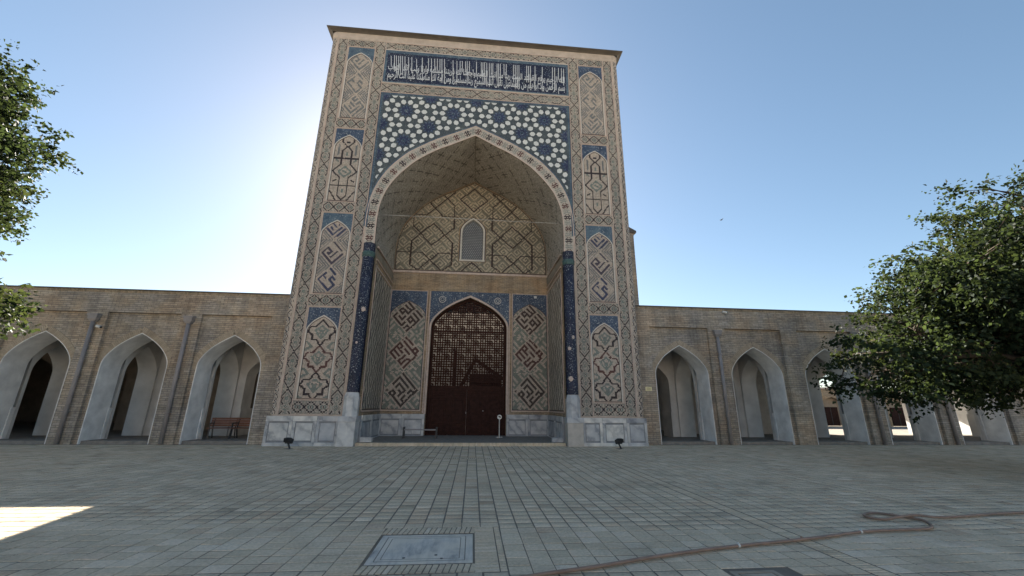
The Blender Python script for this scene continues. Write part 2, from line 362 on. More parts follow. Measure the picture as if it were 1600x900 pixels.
# ------------------------------------------------------------------ ground and paving
g = MB(); g.quad((-900, -900, -.03), (900, -900, -.03), (900, 900, -.03), (-900, 900, -.03))
def ground_mat():
    m, N, L, b = new_mat('court_ground', .85, .2); v = coords(N, L)
    t = N.new('ShaderNodeTexBrick'); L.new(v, t.inputs['Vector']); t.offset = 0; t.inputs['Scale'].default_value = 1; t.inputs['Brick Width'].default_value = .25; t.inputs['Row Height'].default_value = .25; t.inputs['Mortar Size'].default_value = .008
    for k, c in (('Color1', (.49, .43, .35)), ('Color2', (.43, .375, .305)), ('Mortar', (.17, .155, .135))): t.inputs[k].default_value = c+(1,)
    L.new(mixc(N, L, 1, t.outputs['Color'], ramp(N, L, noise(N, L, v, .6, 6), [(.3, (.75, .75, .76)), (.65, (1.06, 1.05, 1.03))]), 'MULTIPLY'), b.inputs['Base Color']); return m
tag(g.build('ground', ground_mat(), fix=False), kind='structure')
pv = MB(); pv.box(-34, 36, -21, .66, -.028, .0005)
paving = tag(pv.build('courtyard_paving', M['mortar']), kind='structure')
TS = .248; X0 = .75
VBANDS = [(-8.52, -8.27), (4.40, 4.65), (8.02, 8.27)]; HBANDS = [(-4.15, -3.87)]
SLAB = (-.76, .40, -12.82, -11.79); RING = (-1.06, .66, -13.06, -11.50)
def pix(p):
    d = Vector(p)-CAM; z = d.dot(_f)
    return (800+FPX*d.dot(_r2)/z, 450-FPX*d.dot(_u2)/z) if z > .2 else None
tiles = []
def add_tiles(xa, xb, ya, yb):
    nx = max(1, round((xb-xa)/TS)); ny = max(1, round((yb-ya)/.225)); dx = (xb-xa)/nx; dy = (yb-ya)/ny
    for i in range(nx):
        off = rng.uniform(-.012, .012)
        for j in range(ny):
            x = xa+(i+.5)*dx; y = ya+(j+.5)*dy+off
            tiles.append((x, y, dx, dy))
xs = [-33.8, -8.52, -8.27, 4.40, 4.65, 8.02, 8.27, 35.8]
for xa, xb in ((-33.8, -8.52), (-8.27, RING[0]), (RING[1]+.09, 4.40), (4.65, 8.02), (8.27, 35.8)):
    for ya, yb in ((-20.8, -4.15), (-3.87, .5)): add_tiles(xa, xb, ya, yb)
for ya, yb in ((-20.8, RING[2]), (RING[3], -4.15), (-3.87, .5)): add_tiles(RING[0], RING[1]+.09, ya, yb)
HATCH = (2.98, 3.46, -13.72, -13.22)
tiles = [t for t in tiles if not (HATCH[0]-.12 < t[0] < HATCH[1]+.12 and HATCH[2]-.12 < t[1] < HATCH[3]+.1)]
def area_px(t):
    x, y, dx, dy = t; q = [pix((x+i*dx/2, y+j*dy/2, 0)) for i, j in ((-1, -1), (1, -1), (1, 1), (-1, 1))]
    if any(k is None for k in q): return 0
    cx = sum(k[0] for k in q)/4; cy = sum(k[1] for k in q)/4
    if not (-5 < cx < 1605 and cy < 897): return 0
    return abs(sum(q[i][0]*q[(i+1) % 4][1]-q[(i+1) % 4][0]*q[i][1] for i in range(4)))/2
tiles.sort(key=area_px, reverse=True)
def tile_mesh(w, d):
    b = MB(); h = .014; k = .006
    n = [(-w, -d, -.006), (w, -d, -.006), (w, d, -.006), (-w, d, -.006), (-w, -d, .0), (w, -d, .0), (w, d, .0), (-w, d, .0), (-w+k, -d+k, .005), (w-k, -d+k, .005), (w-k, d-k, .005), (-w+k, d-k, .005)]
    b.v = n; b.f = [(8, 9, 10, 11)]+[(i, (i+1) % 4, 4+(i+1) % 4, 4+i) for i in range(4)]+[(4+i, 4+(i+1) % 4, 8+(i+1) % 4, 8+i) for i in range(4)]; b.c = [None]*9
    me = b.mesh('paving_tile'); me.materials.append(M['tile']); return me
TM = [tile_mesh(TS/2-.003-.001*k, TS/2-.0085) for k in range(3)]
for x, y, dx, dy in tiles[:300]:
    o = bpy.data.objects.new('paving_tile', rng.choice(TM)); COL.objects.link(o); o.parent = paving
    o.location = (x, y, rng.uniform(-.002, .002)); o.scale = (dx/TS, dy/TS, 1); o.rotation_euler = (rng.uniform(-.008, .008), rng.uniform(-.008, .008), rng.uniform(-.008, .008))
TC = [(.55, .455, .33), (.60, .49, .355), (.615, .505, .37), (.61, .50, .365), (.65, .54, .405), (.58, .45, .32), (.58, .48, .355)]
rest = []
for x, y, dx, dy in tiles[300:]:
    k = rng.random(); c = jit(rng.choice(TC), .05); k = .78 if k < .03 else (1.12 if k > .96 else 1); rest.append((x, y, dx/2-.0035, dy/2-.0085, tuple(q*k for q in c)))
TILT = lambda U, V_, D: np.stack([U, V_, D-.006], 1)
tag(link('far_paving_tiles', cells_mesh('far_paving_tiles', rest, TILT, .011, .0), paving, M['tile_far']), kind='stuff')
# thin brick dividing bands
bandc = []
for xa, xb in VBANDS:
    y = -20.8
    while y < .5:
        bandc.append(((xa+xb)/2, y+.03, (xb-xa)/2-.004, .031, jit(rng.choice(TC[:4]), .12))); y += .066
for ya, yb in HBANDS:
    x = -33.8
    while x < 35:
        if not any(a-.03 < x < b+.03 for a, b in VBANDS): bandc.append((x+.03, (ya+yb)/2, .031, (yb-ya)/2-.004, jit(rng.choice(TC[:4]), .12)))
        x += .066
for k in range(22): bandc.append((.705, RING[2]+.035+k*.0715, .04, .034, jit(TC[3], .1)))
tag(link('brick_bands', cells_mesh('brick_bands', bandc, TILT, .0105, .09), paving, M['tile_far']), kind='stuff')

def slab_mat():
    m, N, L, b = new_mat('streaked_slab_marble', .7, .06); v = coords(N, L, (7, 1.2, 1)); f = noise(N, L, v, 1.3, 8, .7); v2 = coords(N, L); f2 = noise(N, L, v2, 2.2, 5)
    c = ramp(N, L, f, [(.32, (.27, .255, .235)), (.5, (.52, .48, .42)), (.68, (.70, .64, .55))]); L.new(mixc(N, L, ramp(N, L, f2, [(.4, (0, 0, 0)), (.6, (.8, .8, .8))]), c, (.68, .60, .48)), b.inputs['Base Color']); return m
# marble slab let into the paving, with its ring of bricks on edge
slab = empty('marble_slab', (-.18, -12.3, 0)); tag(slab, 'grey veined marble slab sunk in the paving within a ring of thin bricks', 'slab')
def at0(o): return o
b = MB(); x0, x1, y0, y1 = SLAB
b.box(x0+.02, x1-.012, y0+.02, y1-.02, -.02, .003); so = bevel(b.build('slab_panel', slab_mat(), slab), .004)
b = MB()
for i, (e, w) in enumerate(((.10, .012), (.16, .01))):
    for (p, q) in (((x0+e, y0+e), (x1-e, y0+e)), ((x1-e, y0+e), (x1-e, y1-e)), ((x1-e, y1-e), (x0+e, y1-e)), ((x0+e, y1-e), (x0+e, y0+e))):
        b.bar((p[0], p[1], .0), (q[0], q[1], .0), w, .008)
b.build('border_groove', plain('slab_groove', (.28, .25, .21), .9, .2, 5, .06), slab)
b = MB()
for hx, hy in ((-.36, -12.62), (-.02, -12.55), (.05, -12.66)): b.lathe([(.018, .001), (.018, .005), (.0, .006)], hx, hy, 10)
b.build('lifting_hole', M['metal'], slab)
EB = MB(); EB.box(-.15, .15, -.017, .017, -.008, .006); ebm = EB.mesh('edge_brick'); ebm.materials.append(M['tile'])
EB2 = MB(); EB2.box(-.026, .026, -.13, .13, -.008, .006); ebm2 = EB2.mesh('edge_brick_short'); ebm2.materials.append(M['tile'])
def brick_at(me, x, y, rz=0, sx=1, sy=1):
    o = bpy.data.objects.new('edge_brick', me); COL.objects.link(o); o.parent = paving; o.location = (x, y, rng.uniform(-.002, .001)); o.rotation_euler = (0, 0, rz+rng.uniform(-.02, .02)); o.scale = (sx, sy, 1)
k = RING[2]+.02
while k < RING[3]:
    brick_at(ebm, (RING[0]+SLAB[0])/2-.005, k, 0, .93); brick_at(ebm, (RING[1]+SLAB[1])/2+.005, k, 0, .82); k += .041
k = SLAB[0]+.03
while k < SLAB[1]:
    brick_at(ebm2, k, (SLAB[3]+RING[3])/2+.01, -.12, 1, .98); brick_at(ebm2, k, (SLAB[2]+RING[2])/2-.005, -.12, 1, .82); k += .066
# second cover at the lower edge
hz = empty('drain_cover', (3.24, -13.45, 0)); tag(hz, 'dark framed drain cover in the paving below the brown hose', 'drain cover')
b = MB(); x0, x1, y0, y1 = HATCH
for q in ((x0, x1, y1-.05, y1), (x0, x1, y0, y0+.05), (x0, x0+.05, y0+.05, y1-.05), (x1-.05, x1, y0+.05, y1-.05)): b.box(*q, -.02, .006)
b.build('cover_frame', plain('cover_stone', (.36, .31, .24), .9, .3, 4, .06), hz)
b = MB(); b.box(x0+.07, x1-.07, y0+.07, y1-.07, -.02, .004); b.build('cover_plate', plain('cover_plate_grey', (.40, .345, .27), .9, .35, 5, .06), hz)

# ------------------------------------------------------------------ the portal
portal = empty('portal', (0, 0, 0)); tag(portal, 'towering brick portal covered in blue tile mosaic with a deep pointed arch', 'portal')
YB = 4.0; ZT = 20.42
INN = interp([(4.40, 8.2), (4.42, 9.2), (4.42, 10.0), (4.36, 10.7), (4.2, 11.3), (3.95, 11.85), (3.55, 12.42), (2.97, 13.06), (2.5, 13.44), (1.8, 13.90), (1.2, 14.20), (.6, 14.52), (0, 14.84)], 60)
OUT = interp([(4.93, 8.2), (4.94, 9.2), (4.94, 10.0), (4.88, 10.8), (4.72, 11.5), (4.42, 12.2), (4.0, 12.85), (3.35, 13.55), (2.8, 13.95), (2.05, 14.42), (1.4, 14.75), (.7, 15.08), (0, 15.42)], 60)
def mirror(P): return [(-a, b) for a, b in P]+[(a, b) for a, b in reversed(P[:-1])]
inn, out_ = mirror(INN), mirror(OUT)
def outer_z(x):
    for (a, b), (a2, b2) in zip(OUT, OUT[1:]):
        if a >= abs(x) >= a2 and a != a2: return b+(b2-b)*(a-abs(x))/(a-a2)
    return 0
w = MB()
for (a, b), (c, d) in zip(inn, inn[1:]):
    w.quad((a, 0, b), (c, 0, d), (c, 0, ZT), (a, 0, ZT))
for s in (-1, 1):
    x0, x1 = sorted((s*4.40, s*7.62))
    w.quad((x0, 0, 0), (x1, 0, 0), (x1, 0, ZT), (x0, 0, ZT))
    w.quad((s*7.78, .16, 0), (s*7.78, 6.4, 0), (s*7.78, 6.4, ZT), (s*7.78, .16, ZT))
w.quad((-7.78, .1, ZT), (7.78, .1, ZT), (7.78, 6.4, ZT), (-7.78, 6.4, ZT))
w.quad((-7.78, 6.4, 8), (7.78, 6.4, 8), (7.78, 6.4, ZT), (-7.78, 6.4, ZT))
for s in (-1, 1): w.quad((s*7.78, 6.4, 0), (s*2.6, 6.4, 0), (s*2.6, 6.4, 8), (s*7.78, 6.4, 8))
w.build('front_wall', M['buff'], portal)
# reveal: jamb walls and vault
def back_pt(a, b): return (a*4.31/4.42, 8.2+(b-8.2)*(14.57-8.2)/(14.84-8.2))
v = MB()
for (a, b), (c, d) in zip(inn, inn[1:]):
    (a2, b2), (c2, d2) = back_pt(a, b), back_pt(c, d)
    v.quad((a, 0, b), (c, 0, d), (c2, YB, d2), (a2, YB, b2))
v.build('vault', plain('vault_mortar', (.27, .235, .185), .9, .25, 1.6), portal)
for s in (-1, 1):
    j = MB(); j.quad((s*4.33, 0, 0), (s*4.31, YB, 0), (s*4.31, YB, 8.2), (s*4.33, 0, 8.2)); j.quad((s*4.40, 0, 8.2), (s*4.33, 0, 8.2), (s*4.30, YB, 8.2), (s*4.30, YB, 8.3))
    j.build('jamb_wall', M['band_brick'], portal)
# back wall of the niche, with door and window openings
bw = MB(); DO = (0, 2.05, 5.55, 7.34); WO = (0, .70, 11.25, 12.13)
dp = arch_pts(*DO)
for (a, b), (c, d) in zip(dp, dp[1:]): bw.quad((a, YB, b), (c, YB, d), (c, YB, 8.75), (a, YB, 8.75))
for s in (-1, 1):
    bw.quad((s*2.05, YB, 0), (s*4.4, YB, 0), (s*4.4, YB, 8.75), (s*2.05, YB, 8.75))
    bw.quad((s*2.05, YB, 0), (s*2.05, YB+.7, 0), (s*2.05, YB+.7, 5.55), (s*2.05, YB, 5.55))
for (a, b), (c, d) in zip(dp, dp[1:]): bw.quad((a, YB, b), (c, YB, d), (c, YB+.7, d), (a, YB+.7, b))
wp = arch_pts(*WO)
for (a, b), (c, d) in zip(wp, wp[1:]): bw.quad((a, YB, b), (c, YB, d), (c, YB, 15), (a, YB, 15)); bw.quad((a, YB, b), (c, YB, d), (c, YB+.5, d), (a, YB+.5, b))
for s in (-1, 1):
    bw.quad((s*.70, YB, 9.5), (s*4.4, YB, 9.5), (s*4.4, YB, 15), (s*.70, YB, 15)); bw.quad((s*.7, YB, 9.5), (s*.7, YB+.5, 9.5), (s*.7, YB+.5, 11.25), (s*.7, YB, 11.25))
bw.quad((-4.4, YB, 8.75), (4.4, YB, 8.75), (4.4, YB, 9.5), (-4.4, YB, 9.5)); bw.quad((-.7, YB, 9.5), (.7, YB, 9.5), (.7, YB+.5, 9.5), (-.7, YB+.5, 9.5))
bw.build('back_wall', M['band_brick'], portal)
ch = MB(); ch.box(-3, 3, YB+.72, 6.2, 8.2, 13.5); ch.box(-3, 3, YB+.02, 6.2, 8.0, 8.18)
inner = MB()
for q in ((-3, -2.9, YB+.05, 6.2), (2.9, 3, YB+.05, 6.2)): inner.box(*q, 8.2, 13.5)
inner.box(-3, 3, 6.1, 6.2, 8.2, 13.5); inner.box(-3, 3, YB+.05, 6.2, 8.0, 8.19); inner.box(-3, 3, YB+.05, 6.2, 13.4, 13.5)
inner.build('upper_chamber', M['plaster2'], portal)
# iwan floor with its brick riser
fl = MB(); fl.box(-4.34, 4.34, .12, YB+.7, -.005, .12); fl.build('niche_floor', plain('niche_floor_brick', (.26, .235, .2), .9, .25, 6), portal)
st = MB(); k = -4.24
RB_ = MB(); RB_.box(-.034, .034, -.10, .10, -.06, .06); rbm = RB_.mesh('riser_brick'); rbm.materials.append(M['tile'])
while k < 4.26:
    o = bpy.data.objects.new('riser_brick', rbm); COL.objects.link(o); o.parent = portal; o.location = (k, .02+rng.uniform(-.006, .006), .062); o.rotation_euler = (0, 0, rng.uniform(-.03, .03)); k += .0735
# cornice
c = MB(); c.box(-7.62, 7.62, -.015, .3, 20.36, 20.77); c.build('plain_fascia', M['buff'], portal)
c = MB(); pr = [(-.03, 20.765), (-.10, 20.81), (-.27, 20.85), (-.27, 20.885)]
for (a, z), (a2, z2) in zip(pr, pr[1:]):
    for s in (-1, 1):
        c.quad((s*(7.80-a), a, z), (s*(7.80-a2), a2, z2), (s*(7.80-a2), 6.6, z2), (s*(7.80-a), 6.6, z))
    c.quad((-7.80+a, a, z), (7.80-a, a, z), (7.80-a2, a2, z2), (-7.80+a2, a2, z2))
c.quad((-8.07, -.27, 20.885), (8.07, -.27, 20.885), (8.07, 6.6, 21.05), (-8.07, 6.6, 21.05))
c.build('cornice', M['tin'], portal, fix=False)
# corner rolls, with zigzag mosaic wrapped round them
for s in (-1, 1):
    r_ = MB(); r_.lathe([(.185, 1.14), (.185, 20.42)], s*7.60, .19, 24); r_.lathe([(.185, 20.42), (.235, 20.5), (.235, 20.70), (.2, 20.76)], s*7.60, .19, 24)
    ro = r_.build('corner_roll', M['buff'], portal, True)
    def zig(u, v):
        t = abs(((v/.62) % 1)-.5)*2
        q = ((u*2.6+s*t*.55) % .44)
        return K if q < .11 else (GR if .20 < q < .27 else BF)
    cs = field(-.34, .34, 1.2, 20.3, .045, .055, zig)
    cc = s*7.60
    def rollmap(U, V_, D, cc=cc):
        a = U/.185-math.pi/2 if cc > 0 else U/.185-math.pi/2
        return np.stack([cc+(.186+D)*np.cos(a), .19+(.186+D)*np.sin(a), V_], 1)
    tag(link('roll_mosaic', cells_mesh('roll_mosaic', cs, rollmap, .012), ro, M['mosaic']), kind='stuff')

# borders: chain strips on the facade
strips = []
for s in (-1, 1):
    for xa, xb in ((6.96, 7.40), (4.98, 5.46)):
        m_ = s*(xa+xb)/2; hw = (xb-xa)/2
        strips += field(m_-hw, m_+hw, 1.2, 20.32 if xa > 6 else 20.32, (xb-xa)/15, .0375, chain(CHAIN, 1.5, 2.19, m_, hw, 1, 0))
    for zm, h in ((1.475, .50), (5.95, .50), (10.45, .50), (15.06, .50), (20.10, .42)):
        x0, x1 = sorted((s*5.48, s*6.94))
        strips += field(x0, x1, zm-h/2, zm+h/2, .036, h/15, chain(SMALL, .5, s*6.21+.25, zm, h/2, 0, 1))
for zm, h in ((20.10, .42), (17.40, .48)):
    strips += field(-4.96, 4.96, zm-h/2, zm+h/2, .039, h/15, chain(CHAIN, 1.56, 0, zm, h/2, 0, 1))
tag(link('border_mosaic', cells_mesh('border_mosaic', strips, front(-.004), .014), portal, M['mosaic']), kind='stuff')
# thin brick rails between the borders
rl = MB()
for s in (-1, 1):
    for x in (7.425, 6.93, 5.49, 4.955):
        rl.box(min(s*x, s*(x+.03)), max(s*x, s*(x+.03)), -.026, 0, 1.16, 20.34)
    rl.box(min(s*7.405, s*7.418), max(s*7.405, s*7.418), -.022, 0, 1.16, 20.34)
for s in (-1, 1):
    for z in (1.16, 1.745, 5.665, 6.215, 10.165, 10.715, 14.775, 15.325, 19.865):
        x0, x1 = sorted((s*5.525, s*6.925)); rl.box(x0, x1, -.024, 0, z, z+.03)
for z in (19.86, 20.33, 17.66, 17.11): rl.box(-4.95, 4.95, -.024, 0, z, z+.035)
rl.build('border_rails', M['frame'], portal)

# the eight tall niche panels
def half_arch_frame(mb, c, hw, z0, zs, za, wdt, y0, y1):
    P = [(c-hw, z0)]+arch_pts(c, hw, zs, za)+[(c+hw, z0)]
    P2 = [(c-hw-wdt, z0)]+arch_pts(c, hw+wdt, zs, za+wdt*1.15)+[(c+hw+wdt, z0)]
    for (a, b), (c_, d), (e, f), (g_, h) in zip(P, P[1:], P2, P2[1:]):
        mb.quad((a, y1, b), (c_, y1, d), (g_, y1, h), (e, y1, f)); mb.quad((a, y0, b), (c_, y0, d), (c_, y1, d), (a, y1, b)); mb.quad((e, y0, f), (g_, y0, h), (g_, y1, h), (e, y1, f))
def motif4(cx, z1, W, H):
    L_ = []; per = H/3.05; hw = W/2
    pts = [(0, 0), (.42, .27), (.80, .27), (.97, .46), (.62, .6), (.62, .78), (.3, .78), (0, 1)]
    for i in range(4):
        zt = z1-.12-i*per
        for s in (-1, 1):
            L_.append((RB if i % 2 else K, .036, [(cx+s*a*hw, zt-b*per) for a, b in pts]))
            L_.append((T, .04, [(cx, zt-.25*per), (cx+s*.45*hw, zt-.42*per), (cx+s*.2*hw, zt-.6*per), (cx, zt-.72*per)]))
            L_.append((T, .05, [(cx+s*.12*hw, zt-.42*per), (cx, zt-.62*per)]))
            L_.append((T, .05, [(cx+s*.92*hw, zt+.14*per), (cx+s*.55*hw, zt-.04*per), (cx+s*.92*hw, zt-.14*per)]))
    return lines_fn(L_, BF)
def motif2(cx, z1, z0, W):
    H = z1-z0; hw = W/2; p = lambda s, t: (cx+s*hw, z1-t*H); L_ = []
    for s in (-1, 1):
        L_.append((K, .032, [p(s*.45, .05), p(s*.45, .10), p(0, .17), p(s*-.37, .23), p(s*-.37, .45), p(s*-.97, .555), p(s*-.33, .655), p(s*-.33, .92), p(0, .99)]))
        L_.append((T, .045, [p(0, .48), p(s*.5, .56), p(0, .64)])); L_.append((GR, .03, [p(s*.7, .14), p(s*.7, .30)])); L_.append((K, .03, [p(s*.95, .86), p(s*.45, .99)]))
        L_.append((T, .04, [p(s*.62, .40), p(s*.8, .38)])); L_.append((K, .035, [p(s*.62, .69), p(s*.8, .71)]))
    for t in (.355, .775): L_.append((K, .03, [p(-1, t), p(1, t)]))
    L_ += [(T, .05, [p(0, .30), p(0, .27)]), (T, .05, [p(-.12, .55), p(.12, .57)]), (K, .04, [p(-.08, .10), p(.08, .10)]), (T, .05, [p(0, .83), p(0, .86)])]
    return lines_fn(L_, BF)
zr = [(1.80, 5.62), (6.27, 10.12), (10.77, 14.73), (15.39, 19.83)]
for s in (-1, 1):
    cx = s*6.19
    for k, (z0, z1) in enumerate(zr):
        b = MB(); b.box(cx-.69, cx+.69, -.006, 0, z0-.02, z1+.005); pan = b.build('niche_panel', M['frame'], portal)
        za = z1-.42; zs = za-.68; hw = .585
        if k == 0: fn = motif4(cx, za, 2*hw, za-z0)
        elif k == 1: fn = kufic(cx, za+.35, 2*hw, za+.35-z0, 3, WORDS, [BL, (.07, .06, .085), BL], GR, 0)
        elif k == 2: fn = motif2(cx, za, z0, 2*hw)
        else: fn = kufic(cx, za+.28, 2*hw, za+.28-z0, 3, WORDS[1:]+WORDS[:1], [GR], GR, 0)
        cs = [q for q in field(cx-hw, cx+hw, z0+.03, za, .045, .05, fn) if q[1] < arch_z(q[0], cx, hw, zs, za)-.02]
        tag(link('panel_mosaic', cells_mesh('panel_mosaic', cs, front(-.006), .013), pan, M['mosaic']), kind='stuff')
        b = MB(); half_arch_frame(b, cx, hw, z0, zs, za, .022, -.006, -.024); b.box(cx-hw-.022, cx+hw+.022, -.024, -.006, z0-.018, z0+.012); b.build('dark_outline', M['line'], pan)
        b = MB(); half_arch_frame(b, cx, hw+.024, z0+.01, zs, za+.03, .05, -.006, -.03); b.build('arch_frame', M['pale'], pan)
        b = MB(); P = arch_pts(cx, hw+.078, zs, za+.095)
        for (a, z), (a2, z2) in zip(P, P[1:]): b.quad((a, -.016, z), (a2, -.016, z2), (a2, -.016, z1), (a, -.016, z1))
        b.build('tile_spandrel', M['turq'] if k in (3,) and s < 0 or k == 1 else M['blue'], pan)
# inscription
b = MB(); b.box(-4.94, 4.94, -.012, 0, 17.74, 19.83); ins = b.build('inscription_panel', M['deep'], portal)
b = MB()
for q in ((-4.94, 4.94, 19.66, 19.83), (-4.94, 4.94, 17.74, 17.82)): b.box(q[0], q[1], -.018, -.012, q[2], q[3])
for s in (-1, 1): b.box(min(s*4.94, s*4.82), max(s*4.94, s*4.82), -.018, -.012, 17.82, 19.66)
b.build('blue_border', M['turq'], ins)
b = MB()
for q in ((-4.95, 4.95, 19.83, 19.855), (-4.95, 4.95, 17.715, 17.74)): b.box(q[0], q[1], -.03, 0, q[2], q[3])
b.build('pale_rail', M['pale'], ins)
VERT = [(-4.64,19.44,-4.57,18.73),(-4.47,19.5,-4.39,18.54),(-4.37,19.49,-4.27,18.34),(-4.25,19.48,-4.15,18.23),(-4.15,19.49,-4.05,18.24),(-4.05,19.48,-3.94,18.25),(-3.92,19.48,-3.82,18.26),(-3.73,19.45,-3.65,18.4),(-3.56,19.47,-3.48,18.42),(-3.3,19.37,-3.23,18.44),(-3.01,19.49,-2.9,17.98),(-2.68,19.48,-2.63,18.67),(-2.52,19.49,-2.42,17.96),(-2.35,19.49,-2.3,18.75),(-2.21,19.5,-2.16,18.76),(-2.07,19.5,-2.03,18.78),(-1.97,19.51,-1.88,17.96),(-1.83,19.52,-1.75,17.96),(-1.37,19.48,-1.3,18.05),(-1.16,19.46,-1.1,18.07),(-.99,19.48,-.96,18.76),(-.87,19.49,-.84,18.77),(-.7,19.49,-.67,18.79),(-.61,19.5,-.55,17.96),(-.49,19.51,-.46,18.72),(-.11,19.52,-.08,18.55),(.15,19.51,.18,18.57),(.24,19.5,.27,18.29),(.33,19.49,.37,18.17),(.45,19.5,.49,17.96),(.59,19.49,.63,17.95),(.69,19.5,.71,18.62),(.78,19.51,.8,18.42),(1.01,19.51,1.03,18.36),(1.09,19.52,1.12,17.99),(1.19,19.51,1.21,18.33),(1.39,19.51,1.4,18.78),(1.51,19.52,1.52,18.79),(1.91,19.52,1.92,18.36),(2.01,19.51,2.02,17.96),(2.11,19.52,2.12,17.96),(2.21,19.53,2.22,18.22),(2.64,19.53,2.64,18.43),(2.74,19.52,2.74,18.44),(2.85,19.53,2.84,18.11),(3.1,19.53,3.09,17.96),(3.5,19.53,3.48,17.96),(4.07,19.56,4.04,18.06),(4.2,19.56,4.16,17.96),(4.41,19.56,4.39,18.77),(4.57,19.55,4.55,18.57),(4.7,19.54,4.67,18.41)]
b = MB()
for a, z, a2, z2 in VERT: b.bar((a, -.024, z), (a2, -.024, z2), .032, .02, (0, 1, 0))
b.build('tall_letter_strokes', M['letter'], ins)
FORMS = {'ا': (0xFE8D, 2), 'ب': (0xFE8F, 4), 'ة': (0xFE93, 2), 'ت': (0xFE95, 4), 'ج': (0xFE9D, 4), 'ح': (0xFEA1, 4), 'د': (0xFEA9, 2), 'ذ': (0xFEAB, 2), 'ر': (0xFEAD, 2), 'س': (0xFEB1, 4), 'ع': (0xFEC9, 4), 'ف': (0xFED1, 4), 'ق': (0xFED5, 4), 'ك': (0xFED9, 4), 'ل': (0xFEDD, 4), 'م': (0xFEE1, 4), 'ن': (0xFEE5, 4), 'ه': (0xFEE9, 4), 'و': (0xFEED, 2), 'ي': (0xFEF1, 4)}
def shape(wd):
    r = ''
    for i, ch_ in enumerate(wd):
        base, n = FORMS[ch_]; pre = i > 0 and FORMS[wd[i-1]][1] == 4; post = i < len(wd)-1 and n == 4
        r += chr(base+(3 if pre and post else 1 if pre else 2 if post else 0))
    return r[::-1]
TXT = 'بسم الله الرحمن الرحيم واذ يرفع ابراهيم القواعد من البيت واسماعيل ربنا تقبل منا انك انت السميع العليم ربنا واجعلنا مسلمين لك ومن ذريتنا امة مسلمة لك وارنا مناسكنا وتب علينا انك انت التواب الرحيم'.split()
def text_mesh(s_, size, xsc=1.0):
    cu = bpy.data.curves.new('lettering', 'FONT'); cu.body = s_; cu.size = size; cu.extrude = .009; cu.resolution_u = 3; cu.offset = .006
    o = bpy.data.objects.new('lettering', cu); COL.objects.link(o); bpy.context.view_layer.update()
    me = bpy.data.meshes.new_from_object(o.evaluated_get(bpy.context.evaluated_depsgraph_get())); bpy.data.objects.remove(o); return me
for tier, (zb, size) in enumerate(((18.06, .62), (18.58, .56))):
    line = ' '.join(reversed([shape(x) for x in TXT[tier::2]]))
    me = text_mesh(line, size); co = np.empty(len(me.vertices)*3); me.vertices.foreach_get('co', co); co = co.reshape(-1, 3)
    wdt = co[:, 0].max()-co[:, 0].min(); k = 9.45/wdt
    n = np.stack([(co[:, 0]-co[:, 0].min())*k-4.72, -.022-co[:, 2]*.8, zb+co[:, 1]], 1); me.vertices.foreach_set('co', n.ravel()); me.update()
    link('inscription_letters', me, ins, M['letter'])

# spandrel with girih stars and white hexagons
sp = MB(); SPT = 17.09
for (a, z), (c_, d) in zip(out_, out_[1:]):
    if z >= 8.2: sp.quad((a, -.010, z), (c_, -.010, d), (c_, -.010, SPT), (a, -.010, SPT))
spo = sp.build('spandrel', M['spand'], portal)
def clip(P, nx, nz, d):   # keep nx*x+nz*z <= d
    o = []
    for i in range(len(P)):
        a, b_ = P[i], P[(i+1) % len(P)]; da = nx*a[0]+nz*a[1]-d; db = nx*b_[0]+nz*b_[1]-d
        if da <= 0: o.append(a)
        if da*db < 0: t = da/(da-db); o.append((a[0]+(b_[0]-a[0])*t, a[1]+(b_[1]-a[1])*t))
    return o
def clip_spandrel(P, top=16.93, side=4.74):
    P = clip(P, 0, 1, top); P = clip(P, 1, 0, side) if P else P; P = clip(P, -1, 0, side) if P else P
    if len(P) < 3: return []
    cx = sum(p[0] for p in P)/len(P); z = outer_z(cx); e = .06; sl = (outer_z(cx+e)-outer_z(cx-e))/(2*e)
    nrm = math.hypot(sl, 1); off = .16   # above the arch tangent by off
    P = clip(P, sl/nrm, -1/nrm, (sl*cx-z)/nrm-off)
    return P if len(P) > 2 else []
def plate(name, P, y, th, mat, parent):
    b = MB(); b.poly([(a, y-th, z) for a, z in P])
    for i in range(len(P)):
        a, c_ = P[i], P[(i+1) % len(P)]; b.quad((a[0], y, a[1]), (c_[0], y, c_[1]), (c_[0], y-th, c_[1]), (a[0], y-th, a[1]))
    return b.build(name, mat, parent)
ros = [(1.192*i, 15.17-.885*j) for i in range(-5, 6) for j in range(-2, 5) if (i+j) % 2 == 0]
def star(cx, cz, r1, r2, n=10, rot=0): return [(cx+(r1 if k % 2 == 0 else r2)*math.cos(math.pi*k/n+rot), cz+(r1 if k % 2 == 0 else r2)*math.sin(math.pi*k/n+rot)) for k in range(2*n)]
hexes = []
